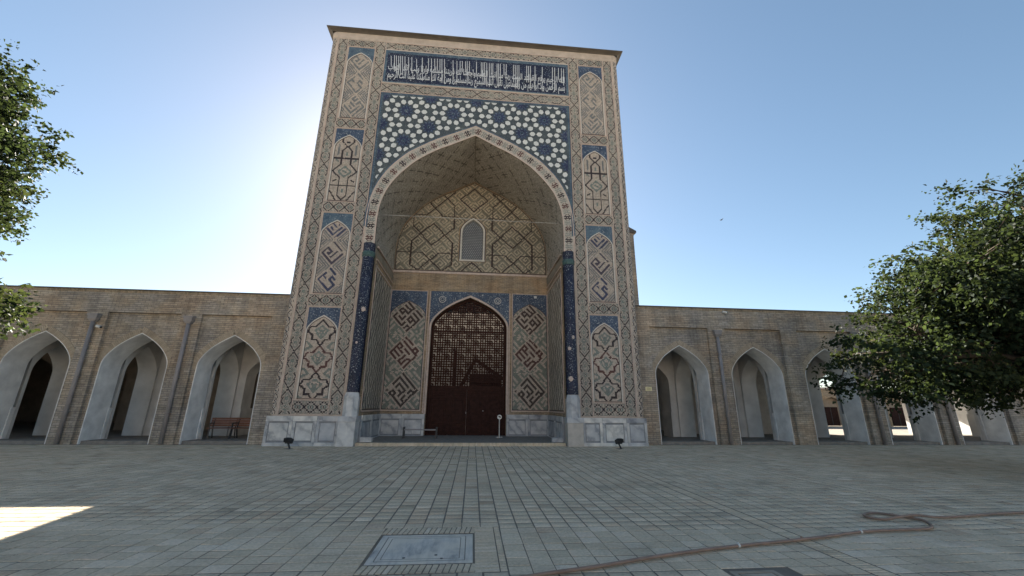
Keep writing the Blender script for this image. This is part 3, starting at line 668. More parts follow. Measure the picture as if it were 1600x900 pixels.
for cx, cz in ros:
    P = clip_spandrel(star(cx, cz, .40, .28, 10, R(18)), 17.0, 4.80)
    if len(P) > 5:
        o = plate('rosette', P, -.010, .006, M['rose'], spo)
        for r_, y, mt in ((.12, -.016, M['white']), (.07, -.019, M['deep'])):
            P2 = clip_spandrel(star(cx, cz, r_, r_*.62, 10), 17.0, 4.8)
            if len(P2) == 20: plate('rosette_star', P2, y, .003, M['turq'] if r_ > .1 else mt, o)
        pet = MB(); ok = 0
        for k in range(10):
            a = 2*math.pi*k/10+R(18); q = [(cx+rr*math.cos(a+t), cz+rr*math.sin(a+t)) for rr, t in ((.20, 0), (.27, .13), (.36, 0), (.27, -.13))]
            if len(clip_spandrel(q, 17.0, 4.8)) == 4 and all(c_ in q for c_ in clip_spandrel(q, 17.0, 4.8)):
                pet.poly([(a_, -.019, z) for a_, z in q]); ok = 1
        if ok: tag(pet.build('rosette_petals', M['turq'], o), kind='stuff')
    for k in range(10): hexes.append((cx+.555*math.cos(R(36*k)), cz+.545*math.sin(R(36*k)), R(36*k)))
    for s in (-1, 1): hexes.append((cx+s*.91, cz, 0 if s > 0 else math.pi))
seen = []
for hx, hz_, a in hexes:
    if any(math.hypot(hx-q[0], hz_-q[1]) < .12 for q in seen): continue
    seen.append((hx, hz_)); l, w_ = .155, .120; P = []
    for u, t in ((l, 0), (.065, w_), (-.065, w_), (-l, 0), (-.065, -w_), (.065, -w_)): P.append((hx+u*math.cos(a)-t*math.sin(a), hz_+u*math.sin(a)+t*math.cos(a)))
    P = clip_spandrel(P)
    if len(P) >= 3:
        ar = abs(sum(P[i][0]*P[(i+1) % len(P)][1]-P[(i+1) % len(P)][0]*P[i][1] for i in range(len(P))))/2
        if ar > .006: plate('white_tile', P, -.010, .012, M['white'], spo)
# blue rails round the spandrel
b = MB()
for q in ((-4.93, 4.93, 17.0, 17.09), (-4.93, 4.93, 16.94, 16.965)): b.box(q[0], q[1], -.02, -.01, q[2], q[3])
for s in (-1, 1):
    for xa, xb in ((4.83, 4.92), (4.77, 4.79)): b.box(min(s*xa, s*xb), max(s*xa, s*xb), -.02, -.01, 9.5 if xa > 4.8 else 11.6, 16.94)
b.build('blue_rail', M['turq'], spo)
def offset_curve(P, d):
    o = []
    for i, p in enumerate(P):
        a = P[max(i-1, 0)]; b_ = P[min(i+1, len(P)-1)]; t = Vector((b_[0]-a[0], b_[1]-a[1])).normalized(); n_ = Vector((-t.y, t.x)); o.append((p[0]+n_.x*d, p[1]+n_.y*d))
    n = len(o)//2; o[n] = (0, P[n][1]+d*1.12)
    return [(min(q[0], -.0) if i < n else max(q[0], 0.0), q[1]) if i != n else q for i, q in enumerate(o)]
def band_between(mb, A, B, y0, y1):
    for p, q, r_, s_ in zip(A, A[1:], B, B[1:]):
        mb.quad((p[0], y1, p[1]), (q[0], y1, q[1]), (s_[0], y1, s_[1]), (r_[0], y1, r_[1])); mb.quad((p[0], y0, p[1]), (q[0], y0, q[1]), (q[0], y1, q[1]), (p[0], y1, p[1])); mb.quad((r_[0], y0, r_[1]), (s_[0], y0, s_[1]), (s_[0], y1, s_[1]), (r_[0], y1, r_[1]))
b = MB(); cut = [p for p in out_ if p[1] > 9.4]; band_between(b, offset_curve(cut, .0), offset_curve(cut, .055), -.01, -.03); b.build('arch_blue_rail', M['turq'], spo)
# arch border with cross motifs
ab = MB(); band_between(ab, inn, out_, 0, -.016); abo = ab.build('arch_border', plain('arch_border_buff', (.47, .42, .355), .85, .2, 5), portal)
b = MB(); band_between(b, inn, offset_curve(inn, .045), -.016, -.03); b.build('arch_edge', M['frame'], abo)
b = MB(); band_between(b, offset_curve(out_, -.04), out_, -.016, -.028); b.build('arch_edge', M['frame'], abo)
CROSS = ["..#.#..", ".##.##.", "#.###.#", "..#.#..", "#.###.#", ".##.##.", "..#.#.."]
mid = [((a[0]+c_[0])/2, (a[1]+c_[1])/2) for a, c_ in zip(inn, out_)]
cum = [0]
for p, q in zip(mid, mid[1:]): cum.append(cum[-1]+math.hypot(q[0]-p[0], q[1]-p[1]))
def arc_at(s_):
    s_ = np.clip(s_, 0, cum[-1]); i = np.clip(np.searchsorted(cum, s_)-1, 0, len(mid)-2); A = np.array(mid); c0 = np.array(cum)
    t = (s_-c0[i])/(c0[i+1]-c0[i]); p = A[i]+(A[i+1]-A[i])*t[:, None]; d = A[i+1]-A[i]; d /= np.linalg.norm(d, axis=1)[:, None]
    return p, d
def arcmap(U, V_, D):
    p, d = arc_at(U); n_ = np.stack([-d[:, 1], d[:, 0]], 1); q = p+n_*V_[:, None]
    return np.stack([q[:, 0], -.016-D, q[:, 1]], 1)
cs = []; NM = 60; step = cum[-1]/NM
for k in range(NM):
    colr = ((RB, K)[k % 4 == 0], G)[k % 2]
    for j, row in enumerate(CROSS):
        for i, ch_ in enumerate(row):
            if ch_ == '#': cs.append(((k+.5)*step+(i-3)*.05, (j-3)*.05, .025, .025, jit(colr)))
tag(link('arch_border_mosaic', cells_mesh('arch_border_mosaic', cs, arcmap, .012), abo, M['mosaic']), kind='stuff')
# corner columns
for s in (-1, 1):
    cc = s*4.62; b = MB()
    b.lathe([(.255, 2.08), (.255, 7.98), (.25, 8.0)], cc, .02, 28); so = b.build('corner_column', M['deep'], portal, True)
    b = MB(); b.lathe([(.255, 8.0), (.29, 8.05), (.275, 8.12), (.30, 8.2), (.262, 8.26)], cc, .02, 28); b.build('column_ring', plain('turquoise_ring', (.06, .11, .105), .5, .4, 12, .25), so, True)
    b = MB(); b.lathe([(.262, 8.26), (.262, 8.62), (.27, 8.66), (.0, 8.67)], cc, .02, 28); b.build('capital', M['deep'], so, True)
    b = MB(); b.lathe([(.315, 1.13), (.315, 1.9), (.26, 2.07), (.0, 2.08)], cc, .02, 8, R(22.5), R(382.5)); b.build('column_base', M['marble2'], so)
    for zz, rr, dx in (((5.55, .09, .1), (4.1, .05, -.02)) if s < 0 else ((4.55, .07, .06), (4.05, .07, -.12), (2.75, .10, -.1))):
        P = []
        for k in range(14):
            a = 2*math.pi*k/14; r_ = rr*rng.uniform(.75, 1.1); P.append((dx+r_*math.cos(a), zz+r_*1.15*math.sin(a)))
        b = MB(); sf_ = lambda u, z, k=.004: (cc+u, .02-math.sqrt(max(.0, .262**2-u*u))-k, z)
        for (u, z), (u2, z2) in zip(P, P[1:]+P[:1]):
            h1, h2 = (dx+(u-dx)*.55, zz+(z-zz)*.55), (dx+(u2-dx)*.55, zz+(z2-zz)*.55)
            b.quad(sf_(u, z, 0), sf_(u2, z2, 0), sf_(*h2, .012), sf_(*h1, .012)); b.poly([sf_(*h1, .012), sf_(*h2, .012), sf_(dx, zz, .014)])
        b.build('plaster_patch', M['frame'], so)
# marble dado: plinth blocks, framed slabs, cap stones
def dado(x0, x1, y, splits, zt=1.13, flip=None):
    """marble dado along x (flip None) or along y at fixed x"""
    def bx(mb, a, b_, d0, d1, z0, z1):
        if flip is None: mb.box(a, b_, y-d1, y-d0, z0, z1)
        else: mb.box(min(y+flip*d0, y+flip*d1), max(y+flip*d0, y+flip*d1), a, b_, z0, z1)
    b = MB(); bx(b, x0, x1, .0, .09, .0, zt-.015); d_ = b.build('marble_dado', M['shade_joint'], portal)
    xs_ = [x0]+splits+[x1]
    for a, c_ in zip(xs_, xs_[1:]):
        n = max(1, round((c_-a)/1.1)); q = (c_-a)/n
        for i in range(n):
            b = MB(); bx(b, a+i*q+.004, a+(i+1)*q-.004, .085, .145, .0, .135); bevel(b.build('plinth_block', rng.choice([M['marble2'], M['marble'], M['marble2']]), d_), .006)
        b = MB(); bx(b, a+.004, c_-.004, .085, .125, .935, zt); bevel(b.build('cap_stone', rng.choice([M['marble'], M['marble2']]), d_), .006)
        m_ = .15
        b = MB(); bx(b, a+m_, c_-m_, .085, .105, .21, .86); bevel(b.build('marble_panel', rng.choice([M['marble2'], M['marble']]), d_), .012)
        for u0, u1, z0, z1 in ((a+.004, a+m_-.03, .14, .93), (c_-m_+.03, c_-.004, .14, .93)):
            b = MB(); bx(b, u0, u1, .085, .118, z0, z1); bevel(b.build('marble_stile', rng.choice([M['marble2'], M['marble'], M['marble']]), d_), .006)
for s in (-1, 1):
    a, c_ = sorted((s*4.98, s*7.80))
    sp_ = [-6.78, -5.85] if s < 0 else [5.85, 6.9]
    dado(a, c_, 0, sp_)
    b = MB(); b.box(min(s*4.30, s*4.97), max(s*4.30, s*4.97), -.30, .30, 0, 1.13); bevel(b.build('column_plinth', M['marble2'] if s < 0 else plain('beige_marble', (.46, .42, .37), .5, .2, 3, .4), portal), .012)
    b = MB(); b.box(min(s*4.28, s*4.99), max(s*4.28, s*4.99), -.325, .32, .92, 1.135); bevel(b.build('plinth_cap', M['marble2'], portal), .01)
    a, c_ = sorted((s*2.07, s*4.30)); dado(a, c_, YB, [(a+c_)/2], 1.16)
    dado(.34, YB-.14, s*4.33, [2.1], 1.16, flip=-s)
    b = MB(); b.box(min(s*3.75, s*4.2), max(s*3.75, s*4.2), .30, .62, .12, .30); bevel(b.build('low_marble_step', M['marble2'], portal), .01)
# jamb mosaics and upper jamb panels
for s in (-1, 1):
    def jz(u, v):
        t = abs(((v/.9) % 1)-.5)*2; q = (u*1.0+t*.26*(1 if int(u/.72) % 2 else -1)) % .36
        return (.09, .08, .07) if q < .15 else (.50, .45, .375)
    cs = field(.42, YB-.16, 1.42, 7.62, .035, .06, jz)
    jm = lambda U, V_, D, s=s: np.stack([s*(4.331-.02*U/YB-D), U, V_], 1)
    tag(link('jamb_mosaic', cells_mesh('jamb_mosaic', cs, jm, .010, .04), portal, M['vaultcell']), kind='stuff')
    b = MB()
    for q in ((.36, .40, 1.3, 7.75), (YB-.12, YB-.06, 1.3, 7.75), (.36, YB-.06, 7.70, 7.78), (.36, YB-.06, 1.3, 1.36)):
        b.box(min(s*4.335, s*4.295), max(s*4.335, s*4.295), *q)
    b.build('jamb_frame', M['frame'], portal)
    b = MB()
    for q in ((.42, .47, 1.36, 7.68), (.42, YB-.14, 1.37, 1.41)): b.box(min(s*4.335, s*4.300), max(s*4.335, s*4.300), *q)
    b.build('jamb_dark_line', M['line'], portal)
    b = MB()
    for z0, z1 in ((8.0, 8.06), (8.62, 8.68)): b.box(min(s*4.36, s*4.28), max(s*4.36, s*4.28), .3, YB-.02, z0, z1)
    b.build('impost_moulding', M['frame'], portal)
# vault mosaic
icum = [0]; 
for p, q in zip(inn, inn[1:]): icum.append(icum[-1]+math.hypot(q[0]-p[0], q[1]-p[1]))
IA = np.array(inn); IB = np.array([back_pt(*p) for p in inn]); IC = np.array(icum)
def vaultmap(U, V_, D):
    U = np.clip(U, 0, IC[-1]-1e-6); i = np.clip(np.searchsorted(IC, U)-1, 0, len(IA)-2); t = ((U-IC[i])/(IC[i+1]-IC[i]))[:, None]
    a = IA[i]+(IA[i+1]-IA[i])*t; c_ = IB[i]+(IB[i+1]-IB[i])*t; p = a+(c_-a)*(V_/YB)[:, None]; d = IA[i+1]-IA[i]; d /= np.linalg.norm(d, axis=1)[:, None]
    n_ = np.stack([d[:, 1], -d[:, 0]], 1); q = p+n_*D[:, None]; return np.stack([q[:, 0], V_, q[:, 1]], 1)
hsh = {}
def vfn(u, v):
    if abs(u-IC[-1]/2) < .05: return (.24, .21, .17)
    a = (u+v*.9)/.85; b_ = (u-v*.9)/.85; ia, ib = math.floor(a), math.floor(b_); fa, fb = a-ia, b_-ib
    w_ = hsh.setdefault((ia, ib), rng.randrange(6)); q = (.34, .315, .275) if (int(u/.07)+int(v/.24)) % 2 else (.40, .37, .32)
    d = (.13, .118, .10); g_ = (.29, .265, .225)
    if abs(fa-.5) < .055 and w_ in (0, 1, 4) and .12 < fb < .88: return d
    if abs(fb-.5) < .055 and w_ in (0, 2, 5) and .12 < fa < .88: return d
    if min(abs(fa-.22), abs(fa-.78)) < .04 and .2 < fb < .8: return g_
    return q
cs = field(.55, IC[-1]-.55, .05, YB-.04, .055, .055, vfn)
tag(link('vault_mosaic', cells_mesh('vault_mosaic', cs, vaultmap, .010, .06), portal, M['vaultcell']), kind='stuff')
# tympanum mosaic with strapwork lines
TY = [[(-3.44, 12.63), (-3.43, 11.53), (-2.33, 10.35), (-1.1, 11.45), (-1.13, 12.89), (-1.95, 13.72)], [(-2.74, 13.21), (-1.79, 12.19), (-.9, 12.18)], [(-3.48, 12.22), (-2.71, 12.24), (-1.59, 13.32), (-1.12, 13.78), (-1.12, 14.2)], [(-1.15, 9.2), (-1.16, 10.55), (-2.29, 11.71), (-3.46, 10.57), (-3.46, 9.14), (-3.01, 8.84), (-1.91, 9.87), (-.79, 9.87)], [(-4.3, 9.89), (-2.8, 9.89), (-1.7, 8.82), (-1.15, 9.2)], [(0, 14.06), (-.8, 13.33), (0, 12.6)], [(0, 9.40), (-.68, 8.78)]]
DK = (.060, .042, .040)
tl = [(DK, .036, pl) for pl in TY]+[(DK, .036, [(-a, b_) for a, b_ in pl]) for pl in TY]
MAZE = ["########", "#......#", "#.####.#", "#.#..#.#", "#.#.##.#", "#.#....#", "#.######", "#......."]
thash = {}
def tbase(u, v):
    a = (abs(u)+v)*.7071/.62; b_ = (v-abs(u))*.7071/.62; m_ = MAZE[int((b_ % 1)*8)][int((a % 1)*8)]
    g_ = thash.setdefault((math.floor(a), math.floor(b_), u > 0), rng.random()); m_ = MAZE[int((b_ % 1)*8)][int((a % 1)*8)] if g_ < .5 else MAZE[7-int((a % 1)*8)][int((b_ % 1)*8)]
    k = .75+.5*g_; return (.24*k, .225*k, .18*k) if m_ == '#' else (.53, .455, .345)
tf = lines_fn(tl, tbase)
back_arch = [back_pt(*p) for p in INN]
def tymp_z(x):
    for (a, b_), (a2, b2) in zip(back_arch, back_arch[1:]):
        if a >= abs(x) >= a2 and a != a2: return b_+(b2-b_)*(a-abs(x))/(a-a2)
    return 8.8
def tin(q): return q[1] < tymp_z(q[0])-.13 and not (abs(q[0]) < .80 and 9.40 < q[1] < (arch_z(q[0], 0, .80, 11.25, 12.28)))
cs = [q for q in field(-4.20, 4.20, 8.86, 14.5, .05, .05, tf) if tin(q)]
tag(link('tympanum_mosaic', cells_mesh('tympanum_mosaic', cs, front(YB-.004), .012, .05), portal, M['vaultcell']), kind='stuff')
b = MB(); ba = mirror(back_arch); ba = [p for p in ba if p[1] > 8.7]; band_between(b, offset_curve(ba, -.10), offset_curve(ba, -.07), YB, YB-.03); b.box(-4.24, 4.24, YB-.03, YB, 8.80, 8.835); b.build('tympanum_line', M['line'], portal)
b = MB(); b.box(-4.3, 4.3, YB-.05, YB, 8.66, 8.78); b.build('sill_moulding', M['frame'], portal)
# window
b = MB(); half_arch_frame(b, 0, .60, 9.55, 11.25, 12.05, .10, YB+.25, YB-.04); b.box(-.72, .72, YB-.05, YB+.25, 9.46, 9.55); win = b.build('window', M['pale'], portal)
b = MB(); half_arch_frame(b, 0, .70, 9.46, 11.25, 12.17, .05, YB, YB-.02); b.build('window_outline', M['line'], win)
b = MB(); px_ = .115; rowz = .10; j = 0; z = 9.58
while z < 12.05:
    x = -.62+(px_/2 if j % 2 else 0)
    while x < .62:
        if z < arch_z(x, 0, .62, 11.25, 12.06):
            # small ring with a hexagonal hole
            ro_, ri = .066, .040; P = [(math.cos(R(60*k+30)), math.sin(R(60*k+30))) for k in range(6)]
            for k in range(6):
                (a, c_), (a2, c2) = P[k], P[(k+1) % 6]
                b.quad((x+a*ri, YB+.10, z+c_*ri), (x+a2*ri, YB+.10, z+c2*ri), (x+a2*ro_, YB+.10, z+c2*ro_), (x+a*ro_, YB+.10, z+c_*ro_)); b.quad((x+a*ri, YB+.10, z+c_*ri), (x+a2*ri, YB+.10, z+c2*ri), (x+a2*ri, YB+.14, z+c2*ri), (x+a*ri, YB+.14, z+c_*ri))
        x += px_
    z += rowz; j += 1
tag(b.build('window_lattice', M['lattice'], win), kind='stuff')
# lower panels of big kufic
for s in (-1, 1):
    x0, x1 = sorted((s*2.34, s*4.28)); cx = (x0+x1)/2
    b = MB(); b.box(x0-.02, x1+.02, YB-.012, YB, 1.30, 7.64); pan = b.build('kufic_panel', M['frame'], portal)
    hw = .915; zs, za, z0 = 6.15, 7.02, 1.40
    fn = kufic(cx, 7.12, 2*hw, 5.75, 3, WORD11, [(.060, .036, .032), (.095, .040, .036), (.060, .045, .04)], (.15, .20, .175), 1)
    cs = [q for q in field(cx-hw, cx+hw, z0, za, .05, .055, fn) if q[1] < arch_z(q[0], cx, hw, zs, za)-.02]
    tag(link('panel_mosaic', cells_mesh('panel_mosaic', cs, front(YB-.012), .013), pan, M['mosaic']), kind='stuff')
    b = MB(); half_arch_frame(b, cx, hw, z0, zs, za, .03, YB-.012, YB-.034); b.box(cx-hw-.03, cx+hw+.03, YB-.034, YB-.012, z0-.035, z0); b.build('dark_outline', M['line'], pan)
    b = MB(); P = arch_pts(cx, hw+.035, zs, za+.04)
    for (a, z), (a2, z2) in zip(P, P[1:]): b.quad((a, YB-.024, z), (a2, YB-.024, z2), (a2, YB-.024, 7.6), (a, YB-.024, 7.6))
    b.build('tile_spandrel', M['blue'], pan)
    if s > 0:
        b = MB(); b.box(3.55, 3.70, YB-.05, YB-.02, 7.40, 7.53); tag(b.build('white_patch', M['white'], pan))
b = MB(); P = arch_pts(0, 2.15, 5.5, 7.46)
for (a, z), (a2, z2) in zip(P, P[1:]): b.quad((a, YB-.02, z), (a2, YB-.02, z2), (a2, YB-.02, 7.64), (a, YB-.02, 7.64))
ds = b.build('door_spandrel', M['blue'], portal)
for s in (-1, 1):
    b = MB()
    for r0, r1 in ((.16, .19), (.08, .10)):
        for k in range(20):
            a, a2 = 2*math.pi*k/20, 2*math.pi*(k+1)/20; c0 = s*1.52
            b.quad((c0+r0*math.cos(a), YB-.024, 7.18+r0*math.sin(a)), (c0+r0*math.cos(a2), YB-.024, 7.18+r0*math.sin(a2)), (c0+r1*math.cos(a2), YB-.024, 7.18+r1*math.sin(a2)), (c0+r1*math.cos(a), YB-.024, 7.18+r1*math.sin(a)))
    b.build('roundel', M['pale'], ds)
b = MB(); half_arch_frame(b, 0, 2.04, 1.16, 5.5, 7.33, .10, YB, YB-.04)
for s in (-1, 1): b.box(min(s*2.17, s*2.22), max(s*2.17, s*2.22), YB-.03, YB, 1.2, 7.64)
b.build('door_frame_bricks', M['frame'], portal)
# ------------------------------------------------------------------ door
YD = YB+.35
door = MB(); half_arch_frame(door, 0, 1.93, .12, 5.5, 7.19, .13, YD+.06, YD-.08)
door.box(-1.93, 1.93, YD-.07, YD+.05, 2.40, 2.55); door.box(-1.93, 1.93, YD-.05, YD+.05, 5.42, 5.50)
for x in (-.92, .92): door.box(x-.05, x+.05, YD-.05, YD+.05, .14, 2.40)
do = door.build('wooden_door', M['wood'], portal); do['label'] = 'dark red wooden door with a pierced lattice above four panelled leaves'
for xa, xb in ((-1.93, -.965), (-.875, -.004), (.004, .875), (.965, 1.93)):
    b = MB(); b.box(xa, xb, YD-.03, YD+.03, .122, 2.405); lf = bevel(b.build('door_leaf', M['wood'], do), .006)
    for z0, z1 in ((.26, .52), (.66, 1.92), (2.04, 2.31)):
        b = MB()
        x0, x1 = xa+.10, xb-.10; e = .045
        for q in ((x0, x1, z0, z0+e), (x0, x1, z1-e, z1), (x0, x0+e, z0+e, z1-e), (x1-e, x1, z0+e, z1-e)): b.box(q[0], q[1], YD-.055, YD-.028, q[2], q[3])
        b.box(x0+.09, x1-.09, YD-.045, YD-.028, z0+.08, z1-.08)
        bevel(b.build('leaf_panel', M['wood'], lf), .008)
b = MB()
for x in (-.06, .06, .80): b.lathe([(.03, 0), (.03, .02), (0, .03)], 0, 0, 10)
b = MB(); b.box(-.035, .0, YD-.075, YD-.03, 1.18, 1.28); b.box(.85, .89, YD-.075, YD-.03, 1.3, 1.36); b.build('door_handle', M['pipe'], do)
b = MB(); p_ = .128; nx = 30; nz = 38
def inside(x, z): return abs(x) < 1.95 and 2.5 < z < (arch_z(x, 0, 1.95, 5.5, 7.2) if z > 5.5 else 99)
for i in range(nx+1):
    for j in range(nz+1):
        x = -1.92+i*p_; z = 2.55+j*p_
        if not inside(x, z): continue
        a, c_ = i % 6, j % 6
        if inside(x+p_, z) and not (c_ == 1 and a in (1, 3)): b.bar((x, YD, z), (x+p_, YD, z), .06, .05, (0, 1, 0))
        if inside(x, z+p_) and not (a == 1 and c_ in (1, 3)): b.bar((x, YD+.002, z), (x, YD+.002, z+p_), .06, .05, (0, 1, 0))
        if a in (0, 3) and c_ in (0, 3) and (i//3+j//3) % 2 == 0:
            for du, dv in ((1, 1), (-1, 1), (1, -1), (-1, -1)):
                if inside(x+du*p_, z+dv*p_): b.bar((x, YD+.004, z), (x+du*p_, YD+.004, z+dv*p_), .034, .045, (0, 1, 0))
tag(b.build('door_lattice', M['wood'], do), kind='stuff')
# yard behind the door; roof and tall wall added to keep sun out
yd = MB(); yd.box(-7, 7, 16, 16.3, 0, 12.0); yd.build('added_yard_wall', plain('yard_plaster', (.27, .265, .26), .9, .1), portal)
yd = MB(); yd.box(-7.7, 7.7, 6.45, 11, 8.0, 8.3); yd.build('added_passage_roof', M['plaster2'], portal)
for s in (-1, 1):
    yd = MB(); yd.box(min(s*6, s*6.3), max(s*6, s*6.3), 6.45, 16, 0, 11.9); yd.build('passage_wall', M['plaster2'], portal)
yd = MB(); yd.box(-.95, -.75, 8.0, 8.2, 0, 4.9); yd.bar((-.5, 8.1, 2.6), (.35, 8.1, 4.3), .2, .2); yd.bar((.35, 8.1, 4.4), (2.2, 8.1, 3.2), .15, .2); yd.box(.1, 2.1, 8.3, 8.4, 0, 3.5); yd.build('passage_timbers', M['wood'], portal)
# tie rod across the niche and the stepped mass behind
b = MB(); b.tube([(-4.42, .8, 10.55), (-2, .8, 10.56), (2, .8, 10.54), (4.42, .8, 10.55)], .013, 8); b.build('tie_rod', plain('pale_steel', (.45, .44, .42), .5, .15), portal)
b = MB(); b.box(7.6, 9.22, 3.0, 6.4, 0, 11.25); rb = b.build('rear_buttress', M['brick'], portal)
b = MB(); n = len(b.v); b.v += [(7.6, 2.9, 11.25), (9.36, 2.9, 11.22), (9.36, 6.5, 11.22), (7.6, 6.5, 11.25), (7.6, 2.9, 12.3), (9.36, 2.9, 11.34), (9.36, 6.5, 11.34), (7.6, 6.5, 12.3)]
for q in ((3, 2, 1, 0), (4, 5, 6, 7), (0, 1, 5, 4), (1, 2, 6, 5), (2, 3, 7, 6), (3, 0, 4, 7)): b.f.append(q); b.c.append(None)
b.build('buttress_cap', M['tin'], rb)

# ------------------------------------------------------------------ the two arcades
def arch_wall(mb, u0, u1, holes, zt, d0, d1, swap=False, z0=0.0, faces=(1, 1)):
    """wall along u from d0 to d1 with pointed openings (c, hw, spring, apex), soffits included"""
    P = lambda u, d, z: (d, u, z) if swap else (u, d, z)
    cur = u0
    for c_, hw, zs, za in holes:
        for d, on in ((d0, faces[0]), (d1, faces[1])):
            if not on: continue
            mb.quad(P(cur, d, z0), P(c_-hw, d, z0), P(c_-hw, d, zt), P(cur, d, zt))
            A = arch_pts(c_, hw, zs, za, 20)
            for (a, b_), (a2, b2) in zip(A, A[1:]): mb.quad(P(a, d, b_), P(a2, d, b2), P(a2, d, zt), P(a, d, zt))
        A = [(c_-hw, z0)]+arch_pts(c_, hw, zs, za, 20)+[(c_+hw, z0)]
        for (a, b_), (a2, b2) in zip(A, A[1:]): mb.quad(P(a, d0, b_), P(a2, d0, b2), P(a2, d1, b2), P(a, d1, b_))
        cur = c_+hw
    for d, on in ((d0, faces[0]), (d1, faces[1])):
        if on: mb.quad(P(cur, d, z0), P(u1, d, z0), P(u1, d, zt), P(cur, d, zt))
BAY, B0 = 3.74, 10.02; YA, YR = .53, .66; ZP, ZC = 5.28, 6.30; AH, AS, AA = 1.30, 2.95, 4.44; FZ = .12
def arcade(s, nb, label):
    th = empty('arcade', (s*8, YA, 0)); tag(th, label, 'arcade'); cs_ = [s*(B0+BAY*k) for k in range(nb)]
    xe = s*(B0+BAY*nb-BAY/2); xi = s*7.8; xa, xb = sorted((xi, xe))
    w = MB(); edges = [xi]
    for c_ in cs_: edges += [c_-s*1.45, c_+s*1.45]
    edges.append(xe)
    for i in range(0, len(edges), 2):
        a, b_ = sorted((edges[i], edges[i+1])); w.box(a, b_, YA, 1.60, 0, ZP)
    w.box(xa, xb, YA+.003, 1.60, ZP, ZC-.16); w.build('wall', M['brick'], th)
    w = MB(); k = xa
    so_ = []
    while k < xb:
        so_.append((k+.035, ZC-.10, .035, .06, jit((.33, .27, .2), .2))); k += .072
    o = MB(); o.box(xa, xb, YA+.006, 1.62, ZC-.16, ZC-.04); co_ = o.build('soldier_course', M['mortar'], th)
    tag(link('soldier_bricks', cells_mesh('soldier_bricks', so_, front(YA+.006), .012, .06), co_, M['tile_far']), kind='stuff')
    o = MB(); o.box(xa, xb, YA-.05, 1.75, ZC-.04, ZC); o.build('coping', M['tin'], th)
    for c_ in cs_:
        rcs = MB(); a, b_ = c_-1.452, c_+1.452
        A = arch_pts(c_, AH, AS, AA, 20)
        for (p, z), (p2, z2) in zip(A, A[1:]): rcs.quad((p, YR, z), (p2, YR, z2), (p2, YR, ZP), (p, YR, ZP))
        rcs.quad((a, YR, 0), (c_-AH, YR, 0), (c_-AH, YR, ZP), (a, YR, ZP)); rcs.quad((c_+AH, YR, 0), (b_, YR, 0), (b_, YR, ZP), (c_+AH, YR, ZP))
        bay = rcs.build('arch_bay', M['brick'], th)
        sf = MB(); P0 = [(c_-AH, 0)]+arch_pts(c_, AH, AS, AA, 24)+[(c_+AH, 0)]; P1 = [(c_-AH+.03, 0)]+arch_pts(c_, AH-.03, AS, AA-.035, 24)+[(c_+AH-.03, 0)]
        for (p, z), (p2, z2), (q, y), (q2, y2) in zip(P0, P0[1:], P1, P1[1:]):
            sf.quad((p, YR-.004, z), (p2, YR-.004, z2), (q2, YR-.004, y2), (q, YR-.004, y)); sf.quad((q, YR-.004, y), (q2, YR-.004, y2), (q2, 1.68, y2), (q, 1.68, y)); sf.quad((p, 1.68, z), (p2, 1.68, z2), (q2, 1.68, y2), (q, 1.68, y))
        for t in (-1, 1): sf.box(min(c_+t*(AH-.055), c_+t*AH), max(c_+t*(AH-.055), c_+t*AH), 1.60, 1.78, FZ, 1.36)
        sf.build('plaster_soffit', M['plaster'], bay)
        vs2 = []; A2 = arch_pts(c_, AH+.13, AS, AA+.14, 60); cm = [0]
        for p, q in zip(A2, A2[1:]): cm.append(cm[-1]+math.hypot(q[0]-p[0], q[1]-p[1]))
        n = int(cm[-1]/.075); V_ = MB()
        for k in range(n):
            t = (k+.5)*cm[-1]/n; i = max(0, min(len(A2)-2, int(np.searchsorted(cm, t))-1)); p, q = A2[i], A2[i+1]; f = (t-cm[i])/(cm[i+1]-cm[i])
            x, z = p[0]+(q[0]-p[0])*f, p[1]+(q[1]-p[1])*f; d = Vector((q[0]-p[0], 0, q[1]-p[1])).normalized(); nn = Vector((-d.z, 0, d.x)); P = Vector((x, YR-.004, z))
            V_.bar(P-nn*.12, P+nn*.12, .06, .02, (0, 1, 0), jit((.40, .335, .26), .12))
        tag(V_.build('voussoir_bricks', M['tile_far'], bay), kind='stuff')
    # raised floor and its kerb
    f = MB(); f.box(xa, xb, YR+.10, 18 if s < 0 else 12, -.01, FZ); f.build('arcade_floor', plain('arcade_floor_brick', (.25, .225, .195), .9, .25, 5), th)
    # inner row of piers
    ins_ = MB(); holes = []
    px2 = [s*(11.3+BAY*k) for k in range(-1, nb)]
    for k in range(nb):
        a, b_ = sorted((px2[k]+s*.48, px2[k+1]-s*.48)); holes.append(((a+b_)/2, (b_-a)/2, 2.75, 4.15))
    holes.sort(); arch_wall(ins_, xa, xb, holes, 5.0, 3.70, 4.60, z0=FZ)
    for c_, hw, _, _ in holes:
        for t in (-1, 1): ins_.box(min(c_+t*(hw-.07), c_+t*(hw+.0)), max(c_+t*(hw-.07), c_+t*(hw+.0)), 3.62, 4.68, FZ, 1.36)
    for q in px2[1:]:
        arch_wall(ins_, 1.66, 3.72, [(2.69, .90, 2.75, 4.1)], 5.0, q-.42+s*.28, q+.42+s*.28, swap=True, z0=FZ)
    ins_.build('inner_piers', M['plaster2'], th)
